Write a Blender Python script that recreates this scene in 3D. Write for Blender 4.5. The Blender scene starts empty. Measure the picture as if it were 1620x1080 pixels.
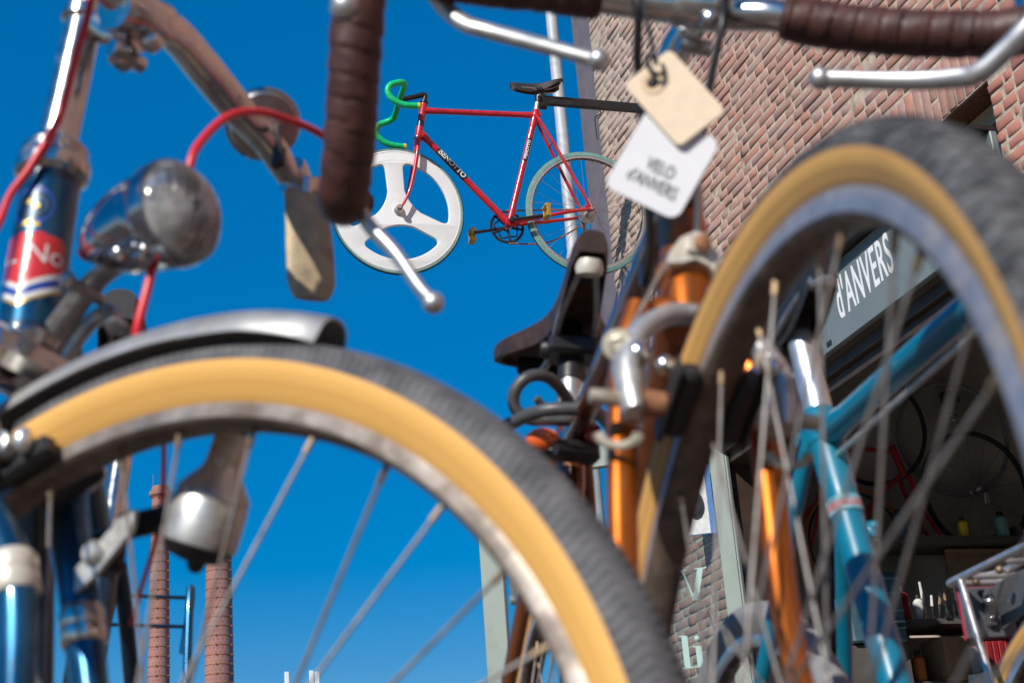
import bpy, bmesh, math, random
from mathutils import Vector, Matrix
random.seed(7)
PI = math.pi
R_ = math.radians
SC = bpy.context.scene
COL = SC.collection

# ------------------------------------------------------------------ camera, sky, sun, exposure
EYE = 0.367                                    # lens height above the street
cam_d = bpy.data.cameras.new('camera')
cam = bpy.data.objects.new('camera', cam_d); COL.objects.link(cam)
CR, CU, CB = Vector((0.9566, -0.2827, -0.0712)), Vector((-0.0365, -0.3585, 0.9328)), Vector((-0.2892, -0.8897, -0.3532))
cam.matrix_world = Matrix(((CR.x, CU.x, CB.x, 0), (CR.y, CU.y, CB.y, 0), (CR.z, CU.z, CB.z, EYE), (0, 0, 0, 1)))
cam_d.sensor_width = 36; cam_d.lens = 53.5
cam_d.clip_start = 0.02; cam_d.clip_end = 3000
cam_d.dof.use_dof = True; cam_d.dof.focus_distance = 7.2; cam_d.dof.aperture_fstop = 9.8
cam_d.dof.aperture_blades = 0
SC.camera = cam

SUN = Vector((-0.62, -0.55, 0.56)).normalized()          # towards the sun
wd = bpy.data.worlds.new('World'); SC.world = wd; wd.use_nodes = True
nt = wd.node_tree; nt.nodes.clear()
sky = nt.nodes.new('ShaderNodeTexSky'); sky.sky_type = 'NISHITA'; sky.sun_disc = False
sky.sun_elevation = math.asin(SUN.z); sky.sun_rotation = math.atan2(SUN.x, SUN.y)
sky.air_density = 1.0; sky.dust_density = 0.0; sky.ozone_density = 6.0; sky.altitude = 0
hs = nt.nodes.new('ShaderNodeHueSaturation'); hs.inputs['Saturation'].default_value = 2.35; hs.inputs['Hue'].default_value = 0.511
hs.inputs['Value'].default_value = 1.8
gm = nt.nodes.new('ShaderNodeGamma'); gm.inputs['Gamma'].default_value = 0.45
bg = nt.nodes.new('ShaderNodeBackground'); bg.inputs['Strength'].default_value = 0.145
wo = nt.nodes.new('ShaderNodeOutputWorld')
nt.links.new(sky.outputs[0], gm.inputs['Color']); nt.links.new(gm.outputs[0], hs.inputs['Color']); nt.links.new(hs.outputs[0], bg.inputs[0]); nt.links.new(bg.outputs[0], wo.inputs[0])

sd = bpy.data.lights.new('sun', 'SUN'); sd.energy = 4.6; sd.angle = R_(0.5); sd.color = (1.0, 0.95, 0.88)
so = bpy.data.objects.new('sun', sd); COL.objects.link(so); so.location = (-20, -20, 30)
so.rotation_euler = (-SUN).to_track_quat('-Z', 'Y').to_euler()
SC.view_settings.view_transform = 'Standard'; SC.view_settings.look = 'None'
SC.view_settings.exposure = 0.0; SC.view_settings.gamma = 1.0
SC.cycles.use_denoising = True
SC.cycles.max_bounces = 8; SC.cycles.transparent_max_bounces = 12

# ------------------------------------------------------------------ materials
def nodes(name):
    m = bpy.data.materials.new(name); m.use_nodes = True
    t = m.node_tree; b = t.nodes['Principled BSDF']
    return m, t, b
def C4(c): return (c[0], c[1], c[2], 1)
def pm(name, col, rough=0.5, metal=0.0, var=0.15, scale=40, bump=0.0, coat=0.0, dirt=None, dscale=18, damt=0.5, rvar=0.12, spec=0.5):
    """A worn surface: noise in tone, gloss and relief, and patches of a second colour (dirt, rust)."""
    m, t, b = nodes(name); L = t.links.new
    tc = t.nodes.new('ShaderNodeTexCoord')
    n = t.nodes.new('ShaderNodeTexNoise'); n.inputs['Scale'].default_value = scale; n.inputs['Detail'].default_value = 5
    L(tc.outputs['Object'], n.inputs['Vector'])
    rp = t.nodes.new('ShaderNodeValToRGB')
    rp.color_ramp.elements[0].position = 0.3; rp.color_ramp.elements[1].position = 0.7
    rp.color_ramp.elements[0].color = C4([max(0, c * (1 - var)) for c in col]); rp.color_ramp.elements[1].color = C4([min(1, c * (1 + var)) for c in col])
    L(n.outputs['Fac'], rp.inputs['Fac'])
    src = rp.outputs['Color']
    mr = t.nodes.new('ShaderNodeMapRange'); mr.inputs['To Min'].default_value = max(0.03, rough - rvar); mr.inputs['To Max'].default_value = min(1, rough + rvar)
    L(n.outputs['Fac'], mr.inputs['Value']); L(mr.outputs[0], b.inputs['Roughness'])
    if dirt:
        n2 = t.nodes.new('ShaderNodeTexNoise'); n2.inputs['Scale'].default_value = dscale; n2.inputs['Detail'].default_value = 7; n2.inputs['Roughness'].default_value = 0.65
        L(tc.outputs['Object'], n2.inputs['Vector'])
        r2 = t.nodes.new('ShaderNodeValToRGB'); r2.color_ramp.elements[0].position = 1 - damt - 0.07; r2.color_ramp.elements[1].position = 1 - damt + 0.13
        L(n2.outputs['Fac'], r2.inputs['Fac'])
        mx = t.nodes.new('ShaderNodeMix'); mx.data_type = 'RGBA'
        L(r2.outputs['Color'], mx.inputs['Factor']); L(src, mx.inputs['A']); mx.inputs['B'].default_value = C4(dirt)
        src = mx.outputs['Result']
        if metal > 0.3:
            m2 = t.nodes.new('ShaderNodeMapRange'); m2.inputs['To Min'].default_value = metal; m2.inputs['To Max'].default_value = 0.1
            L(r2.outputs['Color'], m2.inputs['Value']); L(m2.outputs[0], b.inputs['Metallic'])
    L(src, b.inputs['Base Color'])
    if not (dirt and metal > 0.3): b.inputs['Metallic'].default_value = metal
    b.inputs['Specular IOR Level'].default_value = spec
    if coat:
        b.inputs['Coat Weight'].default_value = coat; b.inputs['Coat Roughness'].default_value = 0.06
    if bump:
        bp = t.nodes.new('ShaderNodeBump'); bp.inputs['Strength'].default_value = bump; bp.inputs['Distance'].default_value = 0.002
        n3 = t.nodes.new('ShaderNodeTexNoise'); n3.inputs['Scale'].default_value = scale * 6; n3.inputs['Detail'].default_value = 4
        L(tc.outputs['Object'], n3.inputs['Vector']); L(n3.outputs['Fac'], bp.inputs['Height']); L(bp.outputs[0], b.inputs['Normal'])
    return m
M = {}
M['chrome'] = pm('chrome', (0.62, 0.60, 0.57), 0.2, 1.0, 0.12, 60, dirt=(0.13, 0.075, 0.04), dscale=55, damt=0.36)
M['alu'] = pm('aluminium', (0.60, 0.59, 0.57), 0.44, 0.9, 0.1, 90, dirt=(0.2, 0.17, 0.13), dscale=70, damt=0.34)
M['postalu'] = pm('post_aluminium', (0.80, 0.80, 0.80), 0.36, 0.85, 0.06, 60)
M['dullalu'] = pm('dull_aluminium', (0.62, 0.61, 0.58), 0.42, 0.75, 0.15, 90, dirt=(0.25, 0.19, 0.12), dscale=60, damt=0.4)
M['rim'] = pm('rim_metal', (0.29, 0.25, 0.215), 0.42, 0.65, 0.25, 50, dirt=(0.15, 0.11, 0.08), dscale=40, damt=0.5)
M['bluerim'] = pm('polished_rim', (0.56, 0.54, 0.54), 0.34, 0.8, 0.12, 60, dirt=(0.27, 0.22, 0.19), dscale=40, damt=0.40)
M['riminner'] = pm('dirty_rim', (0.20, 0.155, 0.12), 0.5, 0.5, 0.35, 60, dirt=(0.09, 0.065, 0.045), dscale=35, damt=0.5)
M['spoke'] = pm('spoke_steel', (0.24, 0.22, 0.205), 0.55, 0.45, 0.25, 80, dirt=(0.17, 0.125, 0.09), dscale=60, damt=0.45)
M['steel'] = pm('grey_steel', (0.42, 0.41, 0.40), 0.38, 0.9, 0.2, 60, dirt=(0.14, 0.09, 0.06), dscale=50, damt=0.42)
M['fender'] = pm('fender_metal', (0.42, 0.41, 0.395), 0.5, 0.7, 0.12, 30, dirt=(0.3, 0.26, 0.22), dscale=40, damt=0.38)
M['leverplate'] = pm('worn_shaded_lever', (0.42, 0.32, 0.19), 0.55, 0.15, 0.2, 60, 0.2, dirt=(0.2, 0.15, 0.1), dscale=50, damt=0.4)  # aluminium lever blade: the brown of its shade is put into the base colour
M['rust'] = pm('rusty_steel', (0.34, 0.15, 0.07), 0.6, 0.35, 0.4, 80, 0.3)
M['brass'] = pm('brass', (0.27, 0.19, 0.11), 0.5, 0.6, 0.2, 90)
M['anchor'] = pm('yellowed_metal', (0.52, 0.46, 0.35), 0.42, 0.45, 0.2, 90, dirt=(0.2, 0.12, 0.06), dscale=70, damt=0.42)
M['cream'] = pm('cream_metal', (0.72, 0.66, 0.54), 0.4, 0.2, 0.1, 60, dirt=(0.3, 0.19, 0.1), dscale=60, damt=0.36)
M['black'] = pm('black_plastic', (0.018, 0.017, 0.017), 0.45, 0, 0.3, 60, 0.1)
M['blacksat'] = pm('black_steel', (0.022, 0.021, 0.021), 0.4, 0.2, 0.3, 40)
M['cable'] = pm('black_cable', (0.015, 0.015, 0.016), 0.35)
M['red_cable'] = pm('red_cable', (0.72, 0.022, 0.03), 0.35, 0, 0.08, 30)
M['blue'] = pm('blue_metal_paint', (0.010, 0.085, 0.17), 0.28, 0.65, 0.25, 25, coat=0.6, dirt=(0.01, 0.018, 0.03), dscale=30, damt=0.38)
M['navy'] = pm('navy_paint', (0.008, 0.03, 0.055), 0.3, 0.3, 0.25, 25, coat=0.5)
M['copper'] = pm('copper_orange_paint', (0.46, 0.115, 0.007), 0.34, 0.75, 0.16, 30, coat=0.6, dirt=(0.11, 0.045, 0.015), dscale=30, damt=0.34)
M['copper_dark'] = pm('dark_copper_paint', (0.20, 0.058, 0.016), 0.26, 0.55, 0.25, 30, coat=0.7, dirt=(0.06, 0.028, 0.016), dscale=30, damt=0.42)
M['turq'] = pm('turquoise_paint', (0.0, 0.165, 0.265), 0.38, 0.0, 0.10, 20, coat=0.4, dirt=(0.03, 0.17, 0.23), dscale=70, damt=0.32)
M['red'] = pm('red_paint', (0.52, 0.012, 0.025), 0.33, 0.05, 0.2, 30, coat=0.5, dirt=(0.2, 0.01, 0.015), dscale=35, damt=0.36)
M['green'] = pm('green_tape', (0.0, 0.52, 0.17), 0.42, 0, 0.1, 60, 0.15)
M['white'] = pm('white_wheel_paint', (0.82, 0.82, 0.80), 0.38, 0, 0.03, 12, dirt=(0.55, 0.52, 0.47), dscale=22, damt=0.3)
M['teal_rubber'] = pm('teal_rubber', (0.15, 0.30, 0.27), 0.6, 0, 0.2, 60)
M['yellowstripe'] = pm('yellow_plug', (0.75, 0.5, 0.03), 0.5)
M['leather_black'] = pm('black_leather', (0.020, 0.018, 0.018), 0.6, 0, 0.3, 60, 0.25)
M['leather_brown'] = pm('brown_leather', (0.05, 0.026, 0.018), 0.5, 0, 0.35, 50, 0.3)
M['saddle_under'] = pm('saddle_underside', (0.10, 0.058, 0.036), 0.7, 0, 0.4, 60, 0.4)
M['glasslens'] = None
M['pale_rubber'] = pm('pale_grey_rubber', (0.25, 0.25, 0.25), 0.8, 0, 0.1, 60, 0.2)
M['dark_rubber'] = pm('dark_rubber', (0.03, 0.03, 0.031), 0.75, 0, 0.3, 60, 0.3)
def side_mat(name, col, line, dirt, seed=0.0):
    m, t, b = nodes(name); L = t.links.new
    tc = t.nodes.new('ShaderNodeTexCoord'); uv = t.nodes.new('ShaderNodeUVMap'); sp = t.nodes.new('ShaderNodeSeparateXYZ'); L(uv.outputs[0], sp.inputs[0])
    pp_ = t.nodes.new('ShaderNodeMath'); pp_.operation = 'PINGPONG'; pp_.inputs[1].default_value = 0.5; L(sp.outputs['Y'], pp_.inputs[0])     # 0 at the bead, 0.26 at the tread
    n = t.nodes.new('ShaderNodeTexNoise'); n.inputs['Scale'].default_value = 35; n.inputs['Detail'].default_value = 7; n.inputs['Roughness'].default_value = 0.68; L(tc.outputs['Object'], n.inputs['Vector'])
    wob = t.nodes.new('ShaderNodeMath'); wob.operation = 'MULTIPLY_ADD'; wob.inputs[1].default_value = 0.022; L(n.outputs['Fac'], wob.inputs[0]); L(pp_.outputs[0], wob.inputs[2])
    rp = t.nodes.new('ShaderNodeValToRGB'); e = rp.color_ramp.elements
    st = [(0.0, dirt), (0.035, line), (0.055, col), (0.105, col), (0.125, line), (0.15, col), (0.225, col), (0.262, line), (0.285, dirt)]
    while len(e) < len(st): e.new(0.5)
    for el, (p, c) in zip(e, st): el.position = p; el.color = C4(c)
    L(wob.outputs[0], rp.inputs[0])
    n2 = t.nodes.new('ShaderNodeTexNoise'); n2.inputs['Scale'].default_value = 14; n2.inputs['Detail'].default_value = 8; n2.inputs['Roughness'].default_value = 0.72; L(tc.outputs['Object'], n2.inputs['Vector'])
    r2 = t.nodes.new('ShaderNodeValToRGB'); r2.color_ramp.elements[0].position = 0.52; r2.color_ramp.elements[1].position = 0.78; L(n2.outputs['Fac'], r2.inputs[0])
    mm = t.nodes.new('ShaderNodeMath'); mm.operation = 'MULTIPLY'; mm.inputs[1].default_value = 0.6; L(r2.outputs[0], mm.inputs[0])
    mx = t.nodes.new('ShaderNodeMix'); mx.data_type = 'RGBA'; L(mm.outputs[0], mx.inputs['Factor']); L(rp.outputs[0], mx.inputs['A']); mx.inputs['B'].default_value = C4(dirt)
    L(mx.outputs['Result'], b.inputs['Base Color']); b.inputs['Roughness'].default_value = 0.66
    cr = t.nodes.new('ShaderNodeMapping'); cr.inputs['Scale'].default_value = (900, 60, 1); L(uv.outputs[0], cr.inputs[0])
    n3 = t.nodes.new('ShaderNodeTexNoise'); n3.inputs['Scale'].default_value = 1; n3.inputs['Detail'].default_value = 3; L(cr.outputs[0], n3.inputs['Vector'])
    bp = t.nodes.new('ShaderNodeBump'); bp.inputs['Strength'].default_value = 0.3; bp.inputs['Distance'].default_value = 0.0008; L(n3.outputs['Fac'], bp.inputs['Height']); L(bp.outputs[0], b.inputs['Normal'])
    return m
M['tan'] = side_mat('tan_sidewall', (0.66, 0.36, 0.10), (0.47, 0.235, 0.065), (0.42, 0.21, 0.07))
M['yellow'] = side_mat('yellow_sidewall', (0.83, 0.45, 0.115), (0.76, 0.395, 0.097), (0.68, 0.35, 0.095))
M['tag_beige'] = pm('beige_card', (0.80, 0.64, 0.46), 0.85, 0, 0.05, 90, 0.1, dirt=(0.66, 0.48, 0.3), dscale=60, damt=0.26)
M['tag_white'] = pm('white_card', (0.74, 0.73, 0.74), 0.8, 0, 0.03, 60)
M['ink'] = pm('grey_ink', (0.13, 0.13, 0.14), 0.8)
M['letter_white'] = pm('white_paint', (0.82, 0.82, 0.80), 0.5, 0, 0.03, 30)
M['letter_mint'] = pm('mint_letters', (0.36, 0.52, 0.46), 0.5, 0, 0.03, 30)
M['gold'] = pm('gold_paint', (0.62, 0.4, 0.08), 0.35, 0.6, 0.15, 60)
M['badge_red'] = pm('badge_red', (0.66, 0.03, 0.03), 0.3, 0, 0.1, 60, coat=0.5)
M['badge_white'] = pm('badge_white', (0.75, 0.73, 0.68), 0.35, 0, 0.08, 60, coat=0.5)
M['badge_blue'] = pm('badge_blue', (0.02, 0.06, 0.33), 0.35, 0, 0.1, 60, coat=0.5)
M['sage'] = pm('sage_paint', (0.27, 0.315, 0.275), 0.55, 0, 0.06, 8, dirt=(0.21, 0.25, 0.215), dscale=6, damt=0.36)
M['signgrey'] = pm('sign_grey', (0.19, 0.225, 0.22), 0.45, 0.1, 0.08, 5, dirt=(0.15, 0.175, 0.165), dscale=7, damt=0.42)
M['mauve'] = pm('mauve_trim_paint', (0.155, 0.135, 0.15), 0.65, 0, 0.12, 10, 0.1)
M['zinc'] = pm('zinc_pipe', (0.44, 0.46, 0.48), 0.6, 0.2, 0.12, 6, dirt=(0.30, 0.31, 0.32), dscale=9, damt=0.4)
M['lining'] = pm('dark_brown_wood', (0.05, 0.03, 0.02), 0.5, 0, 0.3, 12)
M['wood'] = pm('sand_wood', (0.42, 0.30, 0.17), 0.6, 0, 0.15, 12)
M['room'] = pm('shop_wall', (0.52, 0.45, 0.39), 0.85, 0, 0.35, 3, 0.2)
M['concrete'] = pm('concrete_floor', (0.42, 0.40, 0.37), 0.7, 0, 0.2, 4)
M['roomdark'] = pm('shop_dark', (0.09, 0.078, 0.07), 0.8, 0, 0.3, 5)
M['brownbox'] = pm('cardboard', (0.28, 0.17, 0.09), 0.85, 0, 0.2, 20)
M['redbox'] = pm('red_card', (0.26, 0.012, 0.018), 0.55, 0, 0.1, 20)
M['bluebox'] = pm('blue_grey_metal', (0.06, 0.13, 0.17), 0.5, 0, 0.2, 20)
M['paper'] = pm('paper', (0.6, 0.6, 0.58), 0.8)
M['orange_rubber'] = pm('orange_tyre', (0.5, 0.13, 0.02), 0.5)
M['reflect_red'] = pm('red_reflector', (0.42, 0.02, 0.045), 0.15, 0, 0.1, 40, coat=0.8)
M['reflect_orange'] = pm('orange_reflector', (0.9, 0.14, 0.02), 0.2, 0, 0.1, 40, coat=0.8)
M['greyplate'] = pm('grey_plate', (0.10, 0.105, 0.115), 0.4, 0.2, 0.15, 30)
M['posterblue'] = pm('poster_blue', (0.02, 0.14, 0.36), 0.5)
M['white_box'] = pm('white_cladding', (0.62, 0.64, 0.66), 0.6)
M['roofgrey'] = pm('roof_grey', (0.3, 0.31, 0.32), 0.7)

def glass(name, tint=(1, 1, 1), clear=0.88):
    m, t, b = nodes(name); t.nodes.remove(b)
    tr = t.nodes.new('ShaderNodeBsdfTransparent'); tr.inputs[0].default_value = C4([c * clear for c in tint])
    gl = t.nodes.new('ShaderNodeBsdfGlossy'); gl.inputs['Roughness'].default_value = 0.02
    fr = t.nodes.new('ShaderNodeFresnel'); fr.inputs['IOR'].default_value = 1.5
    mx = t.nodes.new('ShaderNodeMixShader')
    L = t.links.new
    L(fr.outputs[0], mx.inputs[0]); L(tr.outputs[0], mx.inputs[1]); L(gl.outputs[0], mx.inputs[2]); L(mx.outputs[0], t.nodes['Material Output'].inputs[0])
    return m
M['glass'] = glass('window_glass', (0.93, 0.99, 0.98), 0.96)
M['darkglass'] = pm('dark_glass', (0.01, 0.03, 0.05), 0.05, 0, 0.1, 3)
def lens_mat():
    m, t, b = nodes('lamp_lens'); L = t.links.new; t.nodes.remove(b)
    tr = t.nodes.new('ShaderNodeBsdfTransparent'); tr.inputs[0].default_value = (0.95, 0.94, 0.91, 1)
    gl = t.nodes.new('ShaderNodeBsdfGlossy'); gl.inputs['Roughness'].default_value = 0.06
    df = t.nodes.new('ShaderNodeBsdfDiffuse'); df.inputs['Color'].default_value = (0.95, 0.93, 0.90, 1)
    tc = t.nodes.new('ShaderNodeTexCoord'); n = t.nodes.new('ShaderNodeTexNoise'); n.inputs['Scale'].default_value = 34; n.inputs['Detail'].default_value = 4
    L(tc.outputs['Object'], n.inputs['Vector'])
    w = t.nodes.new('ShaderNodeTexWave'); w.wave_type = 'BANDS'; w.bands_direction = 'Y'; w.inputs['Scale'].default_value = 45; w.inputs['Distortion'].default_value = 1.5; L(tc.outputs['Object'], w.inputs['Vector'])
    bp = t.nodes.new('ShaderNodeBump'); bp.inputs['Strength'].default_value = 0.35; bp.inputs['Distance'].default_value = 0.001; L(w.outputs['Fac'], bp.inputs['Height'])
    fr = t.nodes.new('ShaderNodeFresnel'); fr.inputs['IOR'].default_value = 1.6; L(bp.outputs[0], fr.inputs['Normal']); L(bp.outputs[0], gl.inputs['Normal'])
    mr = t.nodes.new('ShaderNodeMapRange'); mr.inputs['From Min'].default_value = 0.40; mr.inputs['From Max'].default_value = 0.66; mr.inputs['To Min'].default_value = 0.10; mr.inputs['To Max'].default_value = 0.62; L(n.outputs['Fac'], mr.inputs['Value'])  # white diffuse patches stand in for bright reflections on the clear lens
    m1 = t.nodes.new('ShaderNodeMixShader'); L(mr.outputs[0], m1.inputs[0]); L(tr.outputs[0], m1.inputs[1]); L(df.outputs[0], m1.inputs[2])
    m2 = t.nodes.new('ShaderNodeMixShader'); L(fr.outputs[0], m2.inputs[0]); L(m1.outputs[0], m2.inputs[1]); L(gl.outputs[0], m2.inputs[2])
    L(m2.outputs[0], t.nodes['Material Output'].inputs[0])
    return m
M['lampshell'] = pm('lamp_shell', (0.36, 0.38, 0.42), 0.12, 1.0, 0.1, 60, dirt=(0.10, 0.08, 0.07), dscale=60, damt=0.34)
M['mirror'] = pm('lamp_reflector', (0.93, 0.91, 0.88), 0.30, 0.25, 0.04, 60, dirt=(0.72, 0.55, 0.38), dscale=26, damt=0.40)
M['glasslens'] = lens_mat()

def tread_mat(name, ribs_u, ribs_v, skew, c1=(0.035, 0.034, 0.036), c2=(0.13, 0.125, 0.125), bumpd=0.0016):
    """Worn rubber with a cut pattern laid along the tyre (u runs round the wheel, v across the tread)."""
    m, t, b = nodes(name); L = t.links.new
    uv = t.nodes.new('ShaderNodeUVMap')
    mp = t.nodes.new('ShaderNodeMapping'); mp.inputs['Scale'].default_value = (ribs_u, ribs_v, 1); L(uv.outputs[0], mp.inputs[0])
    sep = t.nodes.new('ShaderNodeSeparateXYZ'); L(mp.outputs[0], sep.inputs[0])
    ad = t.nodes.new('ShaderNodeMath'); ad.operation = 'MULTIPLY_ADD'; ad.inputs[1].default_value = skew
    ab = t.nodes.new('ShaderNodeMath'); ab.operation = 'PINGPONG'; ab.inputs[1].default_value = 1.0; L(sep.outputs['Y'], ab.inputs[0])
    L(ab.outputs[0], ad.inputs[0]); L(sep.outputs['X'], ad.inputs[2])
    fr = t.nodes.new('ShaderNodeMath'); fr.operation = 'PINGPONG'; fr.inputs[1].default_value = 0.5; L(ad.outputs[0], fr.inputs[0])
    tc = t.nodes.new('ShaderNodeTexCoord'); n = t.nodes.new('ShaderNodeTexNoise'); n.inputs['Scale'].default_value = 45; n.inputs['Detail'].default_value = 6
    L(tc.outputs['Object'], n.inputs['Vector'])
    mul = t.nodes.new('ShaderNodeMath'); mul.operation = 'MULTIPLY_ADD'; mul.inputs[1].default_value = 0.55; L(fr.outputs[0], mul.inputs[0]); L(n.outputs['Fac'], mul.inputs[2])
    rp = t.nodes.new('ShaderNodeValToRGB'); rp.color_ramp.elements[0].position = 0.42; rp.color_ramp.elements[1].position = 0.86
    rp.color_ramp.elements[0].color = C4(c1); rp.color_ramp.elements[1].color = C4(c2)
    L(mul.outputs[0], rp.inputs[0]); L(rp.outputs[0], b.inputs['Base Color'])
    b.inputs['Roughness'].default_value = 0.78
    bp = t.nodes.new('ShaderNodeBump'); bp.inputs['Strength'].default_value = 0.9; bp.inputs['Distance'].default_value = bumpd
    L(fr.outputs[0], bp.inputs['Height']); L(bp.outputs[0], b.inputs['Normal'])
    return m
M['treadA'] = tread_mat('worn_tread', 330, 11, 0.9, (0.048, 0.047, 0.050), (0.165, 0.158, 0.156), 0.0014)
M['treadB'] = tread_mat('knob_tread', 170, 5, 0.5, (0.03, 0.03, 0.032), (0.13, 0.126, 0.126))
M['treadP'] = tread_mat('plain_tread', 120, 3, 0.6)

def tape_mat():
    m, t, b = nodes('brown_bar_tape'); L = t.links.new
    tc = t.nodes.new('ShaderNodeTexCoord')
    n = t.nodes.new('ShaderNodeTexNoise'); n.inputs['Scale'].default_value = 60; n.inputs['Detail'].default_value = 6; n.inputs['Roughness'].default_value = 0.7
    L(tc.outputs['Object'], n.inputs['Vector'])
    rp = t.nodes.new('ShaderNodeValToRGB'); e = rp.color_ramp.elements
    e[0].position = 0.3; e[0].color = (0.028, 0.009, 0.006, 1); e[1].position = 0.72; e[1].color = (0.105, 0.035, 0.022, 1)
    L(n.outputs['Fac'], rp.inputs[0]); L(rp.outputs[0], b.inputs['Base Color'])
    b.inputs['Roughness'].default_value = 0.5
    n2 = t.nodes.new('ShaderNodeTexNoise'); n2.inputs['Scale'].default_value = 350; n2.inputs['Detail'].default_value = 3
    L(tc.outputs['Object'], n2.inputs['Vector'])
    bp = t.nodes.new('ShaderNodeBump'); bp.inputs['Strength'].default_value = 0.4; bp.inputs['Distance'].default_value = 0.001
    L(n2.outputs['Fac'], bp.inputs['Height']); L(bp.outputs[0], b.inputs['Normal'])
    return m
M['tape'] = tape_mat()

def brick_mat():
    m, t, b = nodes('old_brick'); L = t.links.new
    geo = t.nodes.new('ShaderNodeNewGeometry'); tc = t.nodes.new('ShaderNodeTexCoord')
    rp = t.nodes.new('ShaderNodeValToRGB'); cr = rp.color_ramp; cr.interpolation = 'CONSTANT'
    cols = [(0.0, (0.455, 0.214, 0.163)), (0.16, (0.417, 0.204, 0.163)), (0.30, (0.474, 0.240, 0.186)), (0.44, (0.395, 0.201, 0.166)), (0.56, (0.468, 0.194, 0.140)),
            (0.68, (0.442, 0.231, 0.186)), (0.80, (0.423, 0.243, 0.199)), (0.90, (0.480, 0.204, 0.137)), (0.96, (0.385, 0.197, 0.166))]
    while len(cr.elements) < len(cols): cr.elements.new(0.5)
    for el, (p, c) in zip(cr.elements, cols): el.position = p; el.color = C4(c)
    L(geo.outputs['Random Per Island'], rp.inputs[0])
    n = t.nodes.new('ShaderNodeTexNoise'); n.inputs['Scale'].default_value = 38; n.inputs['Detail'].default_value = 7; n.inputs['Roughness'].default_value = 0.7
    L(tc.outputs['Object'], n.inputs['Vector'])
    r2 = t.nodes.new('ShaderNodeValToRGB'); r2.color_ramp.elements[0].position = 0.42; r2.color_ramp.elements[1].position = 0.74
    L(n.outputs['Fac'], r2.inputs[0])
    mx = t.nodes.new('ShaderNodeMix'); mx.data_type = 'RGBA'; L(rp.outputs[0], mx.inputs['A']); mx.inputs['B'].default_value = (0.34, 0.255, 0.205, 1)
    mm = t.nodes.new('ShaderNodeMath'); mm.operation = 'MULTIPLY'; mm.inputs[1].default_value = 0.9; L(r2.outputs[0], mm.inputs[0]); L(mm.outputs[0], mx.inputs['Factor'])
    # pale lime runs on the bricks next to the corner of the building
    sx = t.nodes.new('ShaderNodeSeparateXYZ'); L(tc.outputs['Object'], sx.inputs[0])
    m1 = t.nodes.new('ShaderNodeMapRange'); m1.inputs['From Min'].default_value = 0.15; m1.inputs['From Max'].default_value = 1.55; L(sx.outputs['Y'], m1.inputs['Value'])
    n4 = t.nodes.new('ShaderNodeTexNoise'); n4.inputs['Scale'].default_value = 3.2; n4.inputs['Detail'].default_value = 6; L(tc.outputs['Object'], n4.inputs['Vector'])
    a1 = t.nodes.new('ShaderNodeMath'); a1.operation = 'ADD'; L(m1.outputs[0], a1.inputs[0]); L(n4.outputs['Fac'], a1.inputs[1])
    a3 = t.nodes.new('ShaderNodeMath'); a3.operation = 'MULTIPLY_ADD'; a3.inputs[1].default_value = 0.45; L(geo.outputs['Random Per Island'], a3.inputs[0]); L(a1.outputs[0], a3.inputs[2])
    a2 = t.nodes.new('ShaderNodeMapRange'); a2.inputs['From Min'].default_value = 1.05; a2.inputs['From Max'].default_value = 1.75; a2.inputs['To Max'].default_value = 0.85; L(a3.outputs[0], a2.inputs['Value'])
    mz = t.nodes.new('ShaderNodeMapRange'); mz.inputs['From Min'].default_value = 1.9; mz.inputs['From Max'].default_value = 2.6; L(sx.outputs['Z'], mz.inputs['Value'])
    mq = t.nodes.new('ShaderNodeMath'); mq.operation = 'MULTIPLY'; L(mz.outputs[0], mq.inputs[0]); L(a2.outputs[0], mq.inputs[1])
    mx2 = t.nodes.new('ShaderNodeMix'); mx2.data_type = 'RGBA'; L(mq.outputs[0], mx2.inputs['Factor']); L(mx.outputs['Result'], mx2.inputs['A']); mx2.inputs['B'].default_value = (0.47, 0.37, 0.30, 1)
    # fresher, more orange bricks on the pier beside the opening
    m5 = t.nodes.new('ShaderNodeMapRange'); m5.inputs['From Min'].default_value = -1.22; m5.inputs['From Max'].default_value = -1.42; m5.inputs['To Max'].default_value = 0.55; L(sx.outputs['Y'], m5.inputs['Value'])
    mx3 = t.nodes.new('ShaderNodeMix'); mx3.data_type = 'RGBA'; L(m5.outputs[0], mx3.inputs['Factor']); L(mx2.outputs['Result'], mx3.inputs['A']); mx3.inputs['B'].default_value = (0.50, 0.15, 0.10, 1)
    L(mx3.outputs['Result'], b.inputs['Base Color']); b.inputs['Roughness'].default_value = 0.9
    bp = t.nodes.new('ShaderNodeBump'); bp.inputs['Strength'].default_value = 0.7; bp.inputs['Distance'].default_value = 0.004
    L(n.outputs['Fac'], bp.inputs['Height']); L(bp.outputs[0], b.inputs['Normal'])
    return m
M['brick'] = brick_mat()
M['mortar'] = pm('lime_mortar', (0.50, 0.405, 0.305), 0.95, 0, 0.25, 30, 0.6, dirt=(0.22, 0.17, 0.13), dscale=11, damt=0.42)
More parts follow.
